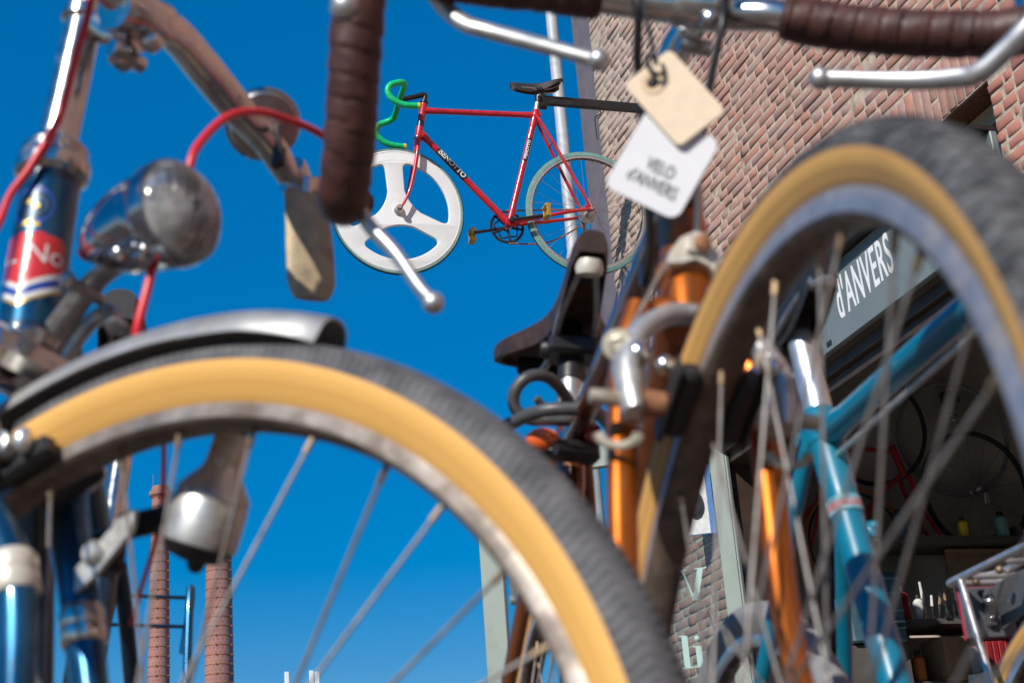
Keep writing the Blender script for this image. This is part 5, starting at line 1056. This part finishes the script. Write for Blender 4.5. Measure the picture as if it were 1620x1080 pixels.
# price tags tied to the handlebar
def tag_card(name, label, corners, mat, hole, thick=0.0012, round_=0.005, inkfn=None):
    c = [Vector(p) for p in corners]; o = (c[0] + c[1] + c[2] + c[3]) / 4
    e1 = ((c[1] - c[0]) + (c[2] - c[3])); L1 = e1.length / 2; e1.normalize()
    e2 = ((c[3] - c[0]) + (c[2] - c[1])); e2 = e2 - e1 * e2.dot(e1); L2 = e2.length / 2; e2.normalize(); n = e1.cross(e2)
    rt = empty(name, mat=basis(e1, e2, n, o), label=label, cat='price tag')
    poly = []
    for cx, cy, a0 in ((L1 / 2 - round_, L2 / 2 - round_, 0), (-L1 / 2 + round_, L2 / 2 - round_, 90), (-L1 / 2 + round_, -L2 / 2 + round_, 180), (L1 / 2 - round_, -L2 / 2 + round_, 270)):
        for k in range(5): a = R_(a0 + k * 22.5); poly.append((cx + round_ * math.cos(a), cy + round_ * math.sin(a)))
    # slightly bent card
    b = MB(); ny = 12
    def bend(x, y, z): return Vector((x, y, z + 0.0016 * math.sin((y / L2 + 0.5) * PI) + 0.0008 * math.sin(x / L1 * 5)))
    b.prism([bend(x, y, -thick / 2) for x, y in poly], (0, 0, thick)); card = b.build('card', mat, rt)
    return rt, L1, L2, card
T1, l1, l2, card = tag_card('price_tag', 'plain beige card price tag with ring hole, hanging in front', [(0.384, 0.871, 0.916), (0.417, 0.852, 0.936), (0.438, 0.846, 0.879), (0.410, 0.864, 0.855)], M['tag_beige'], None)
b = MB(); hx, hy = -l1 * 0.28 + 0.007, -l2 * 0.5 + 0.013
b.lathe((hx, hy, 0.0008 if False else -0.0008), (0, 0, -1), [(0, 0.0085), (0.0006, 0.0085), (0.0007, 0.0042), (0.0, 0.004)], 22); b.build('hole_ring', pm('card_ring', (0.70, 0.52, 0.33), 0.8), T1)
b = MB(); b.lathe((hx, hy, -0.0014), (0, 0, -1), [(0, 0.0038), (0.0004, 0.0038)], 18); b.build('hole', M['black'], T1, 0)
T2, m1, m2, card2 = tag_card('price_tag', 'white card price tag with grey lettering, half hidden behind the beige tag', [(0.3924, 0.8738, 0.8982), (0.4405, 0.8519, 0.8617), (0.4097, 0.8738, 0.8078), (0.3715, 0.8910, 0.8379)], M['tag_white'], None, round_=0.008)
b = MB()
def ontag(cx, cy, rot=0.0):
    c, n = math.cos(rot), math.sin(rot)
    return lambda x, y, z: Vector((cx + x * c + y * n, cy - (y * c - x * n), -0.0012))
b.text("VELO", 0.0135, ontag(0.001, 0.004, 0.0), sx=0.66); b.build('lettering', M['ink'], card2, 0)
b = MB(); b.text("d'ANVERS", 0.0135, ontag(0.001, 0.0165, 0.0), sx=0.66); b.build('lettering', M['ink'], card2, 0)
b = MB()
b.tube([Vector(p) for p in [(0.397, 0.862, 0.990), (0.398, 0.860, 0.967), (0.400, 0.858, 0.940), (0.401, 0.859, 0.925)]], 0.0016, 8, smoothpath=6)
b.tube([Vector((0.401, 0.859, 0.922)) + Vector((0.006 * math.cos(t), 0.004 * math.sin(t), 0.010 * math.sin(t))) for t in [2 * PI * i / 16 for i in range(16)]], 0.0016, 8, True)
so_ = b.build('tag_string', M['cable']); tag(so_, 'thin dark string tying the tags to the copper bicycle handlebar', 'string')

# ============================== the turquoise bicycle behind the copper wheel
yc = R_(-97.7); fC = (math.cos(yc), math.sin(yc), 0); nC = (-math.sin(yc), math.cos(yc), 0)
CL = Vector((0.748, 1.309, 0)); fv = Vector(fC)
HUBU = 0.66; CRR = 0.345
Cb = Bike(fC, nC, (0, 0, 1), (CL + fv * HUBU) + Vector((0, 0, CRR)), CRR, 'turquoise bicycle with chrome seat post standing behind the tan front wheel')
cw = 0.797 - CRR
k_ = lambda u, w_: (u - HUBU, w_ - CRR)            # from (ahead of the seat cluster, height above ground)
frame(Cb, None, M['turq'], k_(0.545, 0.83), k_(0.585, 0.70), k_(0, 0.797), k_(0.155, 0.28), k_(-0.325, 0.345), rt=0.0130, rd=0.0150, rs=0.0158, rhd=0.018, tt=k_(0.55, 0.797), dt=k_(0.575, 0.735), stay=0.0085, bridge=False)
wheel(Cb, (0, 0), 0.311, 0.326, 0.019, M['rim'], M['dark_rubber'], M['treadP'], n=120)
wheel(Cb, k_(-0.325, 0.345), 0.311, 0.326, 0.019, M['bluerim'], M['pale_rubber'], pm('grey_tyre', (0.22, 0.22, 0.225), 0.8, 0, 0.1, 60, 0.2), hubw=0.062, n=120)
V3 = lambda u, v, w_: Vector((u - HUBU, v, w_ - CRR))
b = MB(); dS = (Vector((0, 0, 0.797)) - Vector((0.155, 0, 0.28))).normalized()
b.tube([V3(0, 0, 0.797), V3(-0.012, 0, 0.85), V3(-0.026, 0, 0.915)], 0.0148, 20); Cb.part('seat_post', b, M['postalu'])
saddle(Cb, k_(0.075, 0.978), R_(-8), 0.235, 0.135, M['leather_black'], None, bolt=M['steel'])
b = MB(); b.lathe(V3(0.004, 0, 0.785), (-0.28, 0, 0.96), [(0, 0.0182), (0.002, 0.0200), (0.024, 0.0200), (0.026, 0.0182)], 22); b.lathe(V3(-0.02, -0.022, 0.80), (0, 1, 0), [(0, 0.007), (0.044, 0.007)], 12); Cb.part('seat_clamp', b, M['turq'])
# white and red band round the seat tube, little cable stop
sdir = (Vector((0.155, 0, 0.28)) - Vector((0, 0, 0.797))).normalized()
b = MB(); p = V3(0, 0, 0.797) + sdir * 0.077; b.lathe(p, sdir, [(0, 0.0169), (0.0005, 0.0173), (0.005, 0.0173), (0.0055, 0.0174)], 24, 0); b.lathe(p + sdir * 0.0055, sdir, [(0, 0.0174), (0.008, 0.0174)], 24, 1); b.lathe(p + sdir * 0.0135, sdir, [(0, 0.0173), (0.003, 0.0173), (0.0035, 0.0169)], 24, 0); Cb.part('tube_band', b, [pm('band_pale', (0.16, 0.34, 0.40), 0.5, 0, 0.5, 90), pm('band_red', (0.42, 0.16, 0.17), 0.5, 0, 0.5, 160, dirt=(0.25, 0.36, 0.4), dscale=120, damt=0.45)])
b = MB(); q = V3(0, 0, 0.797) + sdir * 0.115 + Vector((0.0, 0.018, 0.004)); b.lathe(q - sdir * 0.008, sdir, [(0, 0.0045), (0.002, 0.006), (0.014, 0.006), (0.016, 0.0045)], 12); b.ball(q + Vector((0.002, 0.004, 0.004)), 0.0055); Cb.part('cable_stop', b, M['turq'])
b = MB(); b.tube([V3(0.53, 0.0, 0.778), V3(0.25, 0.0, 0.774), V3(0.02, 0.0, 0.770)], 0.0028, 8); Cb.part('cable', b, M['dullalu'])
for sd in (-1, 1):
    b = MB(); b.tube([V3(0.60, sd * 0.035, 0.69), V3(0.615, sd * 0.05, 0.6), V3(0.64, sd * 0.05, 0.45), V3(0.66, sd * 0.05, 0.345)], [0.0125, 0.012, 0.01, 0.007], 14, smoothpath=5); Cb.part('fork_blade', b, M['turq'])
b = MB(); b.box(V3(0.592, 0, 0.692), (0.036, 0.09, 0.022), bevel=0.006); Cb.part('fork_crown', b, M['turq'])
b = MB(); b.tube([V3(0.54, 0, 0.83), V3(0.52, 0, 0.95), V3(0.505, 0, 1.07), V3(0.53, 0, 1.09), V3(0.58, 0, 1.10)], 0.012, 14, smoothpath=5); Cb.part('stem', b, M['chrome'])
b = MB(); b.tube([V3(0.44, -0.23, 1.13), V3(0.53, -0.21, 1.12), V3(0.585, -0.12, 1.105), V3(0.58, 0, 1.10), V3(0.585, 0.12, 1.105), V3(0.53, 0.21, 1.12), V3(0.44, 0.23, 1.13)], 0.0115, 14, smoothpath=7); Cb.part('handlebar', b, M['chrome'])
crankset(Cb, k_(0.155, 0.28), R_(30), 0.085, 0.165, M['chrome'], M['chrome'], M['dark_rubber'])
chain(Cb, k_(0.155, 0.28), 0.085, k_(-0.325, 0.345), 0.035)

# ============================== a bicycle at the right edge, seen by its rear rack
yf = R_(-98); fF = (math.cos(yf), math.sin(yf), 0); nF = (-math.sin(yf), math.cos(yf), 0)
FH = Vector((1.185, 1.556, 0))
Fb = Bike(fF, nF, (0, 0, 1), FH + Vector(fF) * 1.02 + Vector((0, 0, 0.345)), 0.345, 'silver racked bicycle at the right edge with red rimmed rear reflector')
wheel(Fb, (-1.02, 0), 0.318, 0.330, 0.0155, M['bluerim'], M['tan'], M['treadP'], hubw=0.062, n=140, prof=rimB)
wheel(Fb, (0, 0), 0.318, 0.330, 0.0155, M['bluerim'], M['tan'], M['treadP'], n=100)
frame(Fb, None, M['red'], (-0.17, 0.50), (-0.13, 0.38), (-0.72, 0.45), (-0.58, -0.07), (-1.02, 0))
Q = lambda u, v, w_: Vector((-1.02 + u, v, w_ - 0.345))
b = MB()
b.tube([Q(-0.16, -0.055, 0.742), Q(-0.205, -0.05, 0.744), Q(-0.215, -0.03, 0.745), Q(-0.215, 0.03, 0.745), Q(-0.205, 0.05, 0.744), Q(-0.16, 0.055, 0.742), Q(0.20, 0.045, 0.742)], 0.0052, 12, smoothpath=5)
b.tube([Q(-0.16, -0.055, 0.742), Q(0.20, -0.045, 0.742)], 0.0052, 12)
b.tube([Q(-0.205, -0.045, 0.742), Q(-0.23, -0.02, 0.757), Q(-0.23, 0.03, 0.760), Q(-0.10, 0.05, 0.765), Q(0.1, 0.05, 0.765)], 0.0045, 10, smoothpath=5)
for x in (-0.15, -0.06, 0.04, 0.14): b.tube([Q(x, -0.05, 0.740), Q(x, 0.05, 0.740)], 0.004, 8)
for x in (-0.17, -0.10, -0.02): b.ball(Q(x, -0.03, 0.738), 0.0055, mat=1)
rk = Fb.part('rack', b, [M['bluerim'], M['brass']])
for sd in (-1, 1):
    b = MB(); b.tube([Q(-0.16, sd * 0.056, 0.742), Q(-0.08, sd * 0.07, 0.54), Q(0.0, sd * 0.075, 0.35)], 0.0048, 10, smoothpath=4); Fb.part('rack_stay', b, M['bluerim'], rk)
b = MB(); b.box(Q(-0.192, -0.012, 0.700), (0.0035, 0.074, 0.070), bevel=0.0015); rf = Fb.part('reflector', b, M['reflect_red'])
b = MB(); b.box(Q(-0.1885, -0.012, 0.700), (0.0034, 0.071, 0.067), bevel=0.0012); b.box(Q(-0.182, -0.012, 0.705), (0.01, 0.012, 0.05), bevel=0.002); Fb.part('back_plate', b, M['greyplate'], rf)
b = MB(); b.ball(Q(-0.178, -0.012, 0.712), 0.0075); b.ball(Q(-0.178, -0.012, 0.690), 0.005); Fb.part('plate_nut', b, M['chrome'], rf)
b = MB(); b.prism([Q(-0.18, 0.0, 0.675), Q(-0.18, 0.0, 0.735), Q(0.02, 0.0, 0.738), Q(0.02, 0.0, 0.705)], (0, 0.004, 0)); Fb.part('rack_plate', b, M['greyplate'], rk)
saddle(Fb, (-0.58, 0.66), 0, 0.27, 0.2, M['leather_black']); b = MB(); b.tube([(-0.72, 0, 0.45), (-0.745, 0, 0.62)], 0.0133, 16); Fb.part('seat_post', b, M['chrome'])
for sd in (-1, 1):
    b = MB(); b.tube([(-0.125, sd * 0.04, 0.37), (-0.1, sd * 0.05, 0.25), (-0.05, sd * 0.05, 0.1), (0, sd * 0.05, 0)], [0.012, 0.0115, 0.009, 0.006], 14, smoothpath=5); Fb.part('fork_blade', b, M['red'])
b = MB(); b.tube([(-0.172, 0, 0.5), (-0.19, 0, 0.58), (-0.15, 0, 0.60), (-0.09, 0, 0.60)], 0.012, 14, smoothpath=5); Fb.part('stem', b, M['chrome'])
b = MB(); b.tube([(-0.25, -0.27, 0.62), (-0.14, -0.25, 0.61), (-0.09, -0.1, 0.60), (-0.09, 0.1, 0.60), (-0.14, 0.25, 0.61), (-0.25, 0.27, 0.62)], 0.0115, 14, smoothpath=6); Fb.part('handlebar', b, M['chrome'])
crankset(Fb, (-0.58, -0.07), R_(60), 0.085, 0.165, M['alu'], M['alu'], M['steel']); chain(Fb, (-0.58, -0.07), 0.085, (-1.02, 0), 0.035)

# ============================== the red racing bicycle hung high on the wall
E_f, E_n, E_w = Vector((-0.998, 0.0542, -0.0319)), Vector((-0.0514, -0.9952, -0.0831)), Vector((-0.0362, -0.0813, 0.996))
Eb = Bike(E_f, E_n, E_w, (1.546, 6.348, 3.172 + EYE), 0.33, 'red racing bicycle with green handlebar and white three spoke wheel hung high on a beam', name='racing_bicycle')
SE = None
Eb.root.scale = (0.97, 0.97, 0.97)
# three-spoke front wheel
def three_spoke(bk, r_out, r_in, hubr, sw, a0):
    cu = bpy.data.curves.new('d', 'CURVE'); cu.dimensions = '2D'; cu.fill_mode = 'BOTH'
    def add(pts):
        sp = cu.splines.new('POLY'); sp.points.add(len(pts) - 1); sp.use_cyclic_u = True
        for q, p in zip(sp.points, pts): q.co = (p[0], p[1], 0, 1)
    add([(r_out * math.cos(2 * PI * i / 120), r_out * math.sin(2 * PI * i / 120)) for i in range(120)])
    for k in range(3):
        c0 = a0 + k * 2 * PI / 3 + PI / 3                      # middle of an opening
        pts = []
        half = PI / 3
        def side(r, s_): return half - math.asin(min(0.99, (sw * (0.5 + 0.10 * (r - hubr) / (r_in - hubr))) / r))
        rc = 0.036; ri0 = hubr + 0.045
        outer_a = side(r_in, 1) - rc / r_in
        arc = [(r_in, c0 - outer_a + 2 * outer_a * i / 24) for i in range(25)]
        P0 = [(r * math.cos(a), r * math.sin(a)) for r, a in arc]
        # corners by quadratic curves
        def pt(r, da): return (r * math.cos(c0 + da), r * math.sin(c0 + da))
        e1 = pt(r_in - rc * 1.15, side(r_in - rc, 1)); k1 = pt(r_in, side(r_in, 1)); s1 = P0[-1]
        i1 = pt(ri0 + 0.03, side(ri0 + 0.03, 1)); i2 = pt(ri0 + 0.03, -side(ri0 + 0.03, 1)); kk = pt(ri0 - 0.022, 0)
        def quad_(a, b_, c_, n=8): return [((1 - t) ** 2 * a[0] + 2 * t * (1 - t) * b_[0] + t * t * c_[0], (1 - t) ** 2 * a[1] + 2 * t * (1 - t) * b_[1] + t * t * c_[1]) for t in [j / n for j in range(1, n)]]
        e2 = pt(r_in - rc * 1.15, -side(r_in - rc, 1)); k2 = pt(r_in, -side(r_in, 1)); s2 = P0[0]
        pts = P0 + quad_(s1, k1, e1) + [e1, i1] + quad_(i1, kk, i2) + [i2, e2] + quad_(e2, k2, s2)
        add(pts)
    cu.extrude = 0.0065; cu.bevel_depth = 0.0045; cu.bevel_resolution = 2
    o = bpy.data.objects.new('d', cu); COL.objects.link(o); bpy.context.view_layer.update()
    me = bpy.data.meshes.new_from_object(o.evaluated_get(bpy.context.evaluated_depsgraph_get()))
    b = MB(); t = bmesh.new(); t.from_mesh(me); bpy.data.objects.remove(o); bpy.data.curves.remove(cu)
    vm = {v: b.bm.verts.new(Vector((v.co.x, v.co.z, v.co.y))) for v in t.verts}
    for f in t.faces: b.face([vm[v] for v in f.verts], 0, False)
    t.free(); bpy.data.meshes.remove(me)
    bmesh.ops.remove_doubles(b.bm, verts=b.bm.verts[:], dist=1e-5)
    for sd in (-1, 1):
        for rr_, t_ in ((0.3085, 0.0022), (0.2645, 0.0012)): b.tube([(rr_ * math.cos(t), sd * 0.0105, rr_ * math.sin(t)) for t in [2 * PI * i / 120 for i in range(120)]], t_, 6, True)
    return bk.part('wheel', b, M['white'], None, None, 30)
ew = three_spoke(Eb, 0.3115, 0.257, 0.036, 0.070, R_(88))
def ring_tyre(bk, c, tc, ta, parent, n=160, mats=None):
    b = MB(); m = 20; ph = [R_(-160 + 320 * j / m) for j in range(m + 1)]
    ml = [(1 if abs(math.degrees((ph[j] + ph[j + 1]) / 2)) < 58 else 0) for j in range(m)] + [0]
    b.rings([[Vector((c[0] + (tc + ta * math.cos(p)) * math.cos(t), ta * math.sin(p), c[1] + (tc + ta * math.cos(p)) * math.sin(t))) for p in ph] for t in [2 * PI * i / n for i in range(n)]], True, mat=ml, ring_closed=False)
    return bk.part('tyre', b, mats or [M['teal_rubber'], M['dark_rubber']], parent)
ring_tyre(Eb, (0, 0), 0.3205, 0.0098, ew)
b = MB(); b.lathe((0, -0.05, 0), (0, 1, 0), [(-0.006, 0.005), (0, 0.007), (0.012, 0.009), (0.03, 0.024), (0.07, 0.024), (0.088, 0.009), (0.1, 0.007), (0.106, 0.010), (0.112, 0.009)], 22); Eb.part('hub', b, M['alu'], ew)
b = MB(); b.lathe((0, 0.046, 0), (0, 1, 0), [(0, 0.014), (0.01, 0.015), (0.014, 0.010)], 14); Eb.part('hub_cap', b, M['rust'], ew)
# rear wheel
RH = (-0.973, 0.0)
wh = wheel(Eb, RH, 0.3095, 0.3185, 0.0115, M['alu'], M['teal_rubber'], M['dark_rubber'], hubw=0.06, n=150, nsp=28, tread_deg=40, spoke_r=0.0010, prof=[(0, -0.0095), (-0.004, -0.0105), (-0.016, -0.0105), (-0.021, -0.006), (-0.021, 0.006), (-0.016, 0.0105), (-0.004, 0.0105), (0, 0.0095), (-0.006, 0.008), (-0.006, -0.008)])
# frame and fork
EH, EBt, ECL, EBB = (-0.168, 0.572), (-0.127, 0.388), (-0.743, 0.527), (-0.556, -0.063)
frame(Eb, None, M['red'], EH, EBt, ECL, EBB, RH, rt=0.0146, rd=0.0166, rs=0.0160, rhd=0.0190, stay=0.0085, cstay=0.0108, dv=0.056, lug=1.14)
for sd in (-1, 1):
    b = MB(); b.tube([(-0.121, sd * 0.030, 0.366), (-0.109, sd * 0.043, 0.30), (-0.084, sd * 0.047, 0.185), (-0.054, sd * 0.048, 0.085), (-0.015, sd * 0.048, 0.012), (0.002, sd * 0.048, 0.0)], [0.0130, 0.0130, 0.0118, 0.0095, 0.0072, 0.0065], 16, smoothpath=6, flat=0.85)
    fb = Eb.part('fork_blade', b, M['red'])
    b = MB(); b.box((0.002, sd * 0.050, 0.0), (0.022, 0.004, 0.022), bevel=0.003); Eb.part('dropout', b, M['steel'], fb)
b = MB(); b.box((-0.121, 0, 0.366), (0.032, 0.078, 0.022), Matrix.Rotation(R_(-14), 3, 'Y'), bevel=0.007); Eb.part('fork_crown', b, M['red'])
ea = (Vector((EH[0], 0, EH[1])) - Vector((EBt[0], 0, EBt[1]))).normalized()
b = MB(); b.lathe(Vector((EBt[0], 0, EBt[1])) - ea * 0.012, ea, [(0, 0.0180), (0.004, 0.0210), (0.010, 0.0210), (0.012, 0.0190)], 20); hs2 = Eb.part('headset', b, M['blacksat'])
b = MB(); b.lathe(Vector((EH[0], 0, EH[1])), ea, [(0, 0.0190), (0.003, 0.0212), (0.010, 0.0212), (0.012, 0.0175), (0.020, 0.0170)], 20); Eb.part('headset_nut', b, M['blacksat'], hs2)
b = MB(); p = Vector((EBt[0], 0, EBt[1])) + ea * 0.062; b.lathe(p, ea, [(0, 0.0194), (0.03, 0.0194)], 20); Eb.part('head_band', b, M['navy'])
et = Vector((EH[0], 0, EH[1])) + ea * 0.02
SX = Vector((-0.045, 0, 0.592))
b = MB(); b.tube([et, et + ea * 0.024, et + ea * 0.034 + Vector((0.008, 0, 0)), et + ea * 0.022 + Vector((0.05, 0, 0.0)), SX], [0.0115, 0.012, 0.0135, 0.0130, 0.0135], 16, smoothpath=5); b.lathe(SX - Vector((0, 0.022, 0)), (0, 1, 0), [(0, 0.0155), (0.003, 0.0168), (0.041, 0.0168), (0.044, 0.0155)], 20); Eb.part('stem', b, M['blacksat'])
for sd in (-1, 1):
    q = [(0, 0, 0), (0, 0.05, 0), (-0.001, 0.11, 0), (0.002, 0.160, -0.001), (0.018, 0.186, -0.004), (0.046, 0.195, -0.012), (0.078, 0.198, -0.026), (0.094, 0.198, -0.056), (0.084, 0.199, -0.092), (0.052, 0.201, -0.122), (0.010, 0.203, -0.138), (-0.028, 0.206, -0.141), (-0.058, 0.208, -0.143)]
    pts = [SX + Vector((u, v * sd, z * 0.96 + min(1, v / 0.19) * (0.010 if sd > 0 else -0.024))) for u, v, z in q]
    b = MB(); wound(b, pts, 0.0162, 0.03, 0.0004, 14); hb = Eb.part('handlebar', b, M['green'])
    b = MB(); d_ = (pts[-1] - pts[-2]).normalized(); b.lathe(pts[-1] - d_ * 0.012, d_, [(0, 0.0168), (0.012, 0.0168), (0.016, 0.012)], 16); Eb.part('bar_plug', b, M['yellowstripe'], hb)
saddle(Eb, (-0.627, 0.708), R_(1), 0.272, 0.145, M['leather_black'], None, bolt=M['steel'])
b = MB(); b.tube([(-0.743, 0, 0.527), (-0.762, 0, 0.60), (-0.775, 0, 0.655)], [0.0132, 0.0132, 0.0120], 16); Eb.part('seat_post', b, M['alu'])
crankset(Eb, EBB, PI + R_(-7), 0.086, 0.165, M['blacksat'], M['blacksat'], M['gold'], None, q=0.058, ringv=-0.044, teeth=36)
chain(Eb, EBB, 0.086, RH, 0.036, None, -0.044, 0.05, 0.0055)
b = MB()
b.lathe((RH[0], -0.030, RH[1]), (0, -1, 0), [(0, 0.036), (0.002, 0.046), (0.004, 0.046), (0.006, 0.038), (0.009, 0.041), (0.011, 0.041), (0.013, 0.033), (0.016, 0.036), (0.018, 0.036), (0.020, 0.026), (0.023, 0.030), (0.025, 0.030), (0.027, 0.018)], 28)
Eb.part('freewheel', b, M['steel'], wh)
b = MB(); b.box((RH[0] + 0.01, -0.062, RH[1] - 0.05), (0.02, 0.014, 0.075), Matrix.Rotation(0.3, 3, 'Y'), bevel=0.004); Eb.part('derailleur', b, M['steel'])
b = MB(); b.lathe((RH[0], 0.056, RH[1]), (0, 1, 0), [(0, 0.009), (0.016, 0.009)], 10); b.tube([(RH[0], 0.072, RH[1]), (RH[0] + 0.018, 0.076, RH[1] + 0.045)], 0.004, 8); Eb.part('quick_release', b, M['alu'], wh)
# lettering on the down tube and the seat tube
def tubeletters(bk, p0, p1, r, text_, size, frac, mat, sx=1.0, panel=None, flip=False, name='lettering'):
    p0, p1 = Vector((p0[0], 0, p0[1])), Vector((p1[0], 0, p1[1])); d = (p1 - p0).normalized(); L = (p1 - p0).length
    side = Vector((0, 1, 0)); up = side.cross(d) * -1
    if up.z < 0 and not flip: up = -up
    c = p0 + d * L * frac
    def fn(x, y, z):
        a = y / r; return c + d * x + side * (r + 0.0009 + z) * math.cos(a) + up * (r + 0.0009 + z) * math.sin(a)
    b = MB()
    if panel:
        hx, hy = panel; n, m = 30, 8
        V = [[b.bm.verts.new(fn(-hx + 2 * hx * i / n, (-hy + 2 * hy * j / m) * math.sqrt(max(0.05, 1 - max(0, (abs(-1 + 2 * i / n) - 0.9) / 0.1) ** 2)), -0.0003)) for j in range(m + 1)] for i in range(n + 1)]
        for i in range(n):
            for j in range(m): b.face((V[i][j], V[i + 1][j], V[i + 1][j + 1], V[i][j + 1]), 1)
    b.text(text_, size, lambda x, y, z: fn(x, y, z + 0.0009), 0, 0.0, sx, fine=0.0035, bold=0.0007); bk.part(name, b, [mat, M['black']], None, None, 0)
tubeletters(Eb, (EBt[0] + ea.x * 0.035, EBt[1] + ea.z * 0.035), EBB, 0.0166, 'BENOTTO', 0.034, 0.36, M['letter_white'], 1.16, (0.104, 0.021))
tubeletters(Eb, EBB, ECL, 0.0160, 'BENOTTO', 0.018, 0.67, M['letter_white'], 1.25, (0.068, 0.012))
# the beam that carries it
wb = empty('wall_beam', (FX, 6.255, 3.778 + EYE), None, 'black steel beam reaching out from the brick wall to the red bicycle', 'beam')
WO = Vector((FX, 6.255, 3.778 + EYE)); bs = Vector((2.285, 6.259, 3.778 + EYE)) - WO
b = MB(); dv_ = (Vector((0, 0, 0)) - bs).normalized(); ux = Vector((0, 0, 1)); ux = (ux - dv_ * ux.dot(dv_)).normalized(); uy = dv_.cross(ux)
b.rings([[p + ux * sx_ * 0.021 + uy * sy_ * 0.014 for sx_, sy_ in ((-1, -1), (1, -1), (1, 1), (-1, 1))] for p in (bs, Vector((0, 0, 0)))]); b.build('beam', M['blacksat'], wb, 20)
b = MB(); b.box((-0.004, 0, 0), (0.012, 0.10, 0.14), bevel=0.003); b.build('wall_plate', M['blacksat'], wb)
b = MB(); b.tube([bs + Vector((0.30, -0.012, -0.02)), bs + Vector((0.30, -0.012, -0.055)), bs + Vector((0.27, -0.01, -0.085)), bs + Vector((0.272, -0.01, -0.20))], 0.003, 6, smoothpath=5); b.build('hook', M['blacksat'], wb)
b = MB(); b.tube([bs + Vector((0.02, 0, -0.03)), bs + Vector((-0.012, 0, -0.03))], 0.02, 12); b.lathe(bs + Vector((-0.018, 0, -0.012)), (0, 0, 1), [(0, 0.0165), (0.03, 0.0165)], 16); b.build('post_clamp', M['blacksat'], wb)
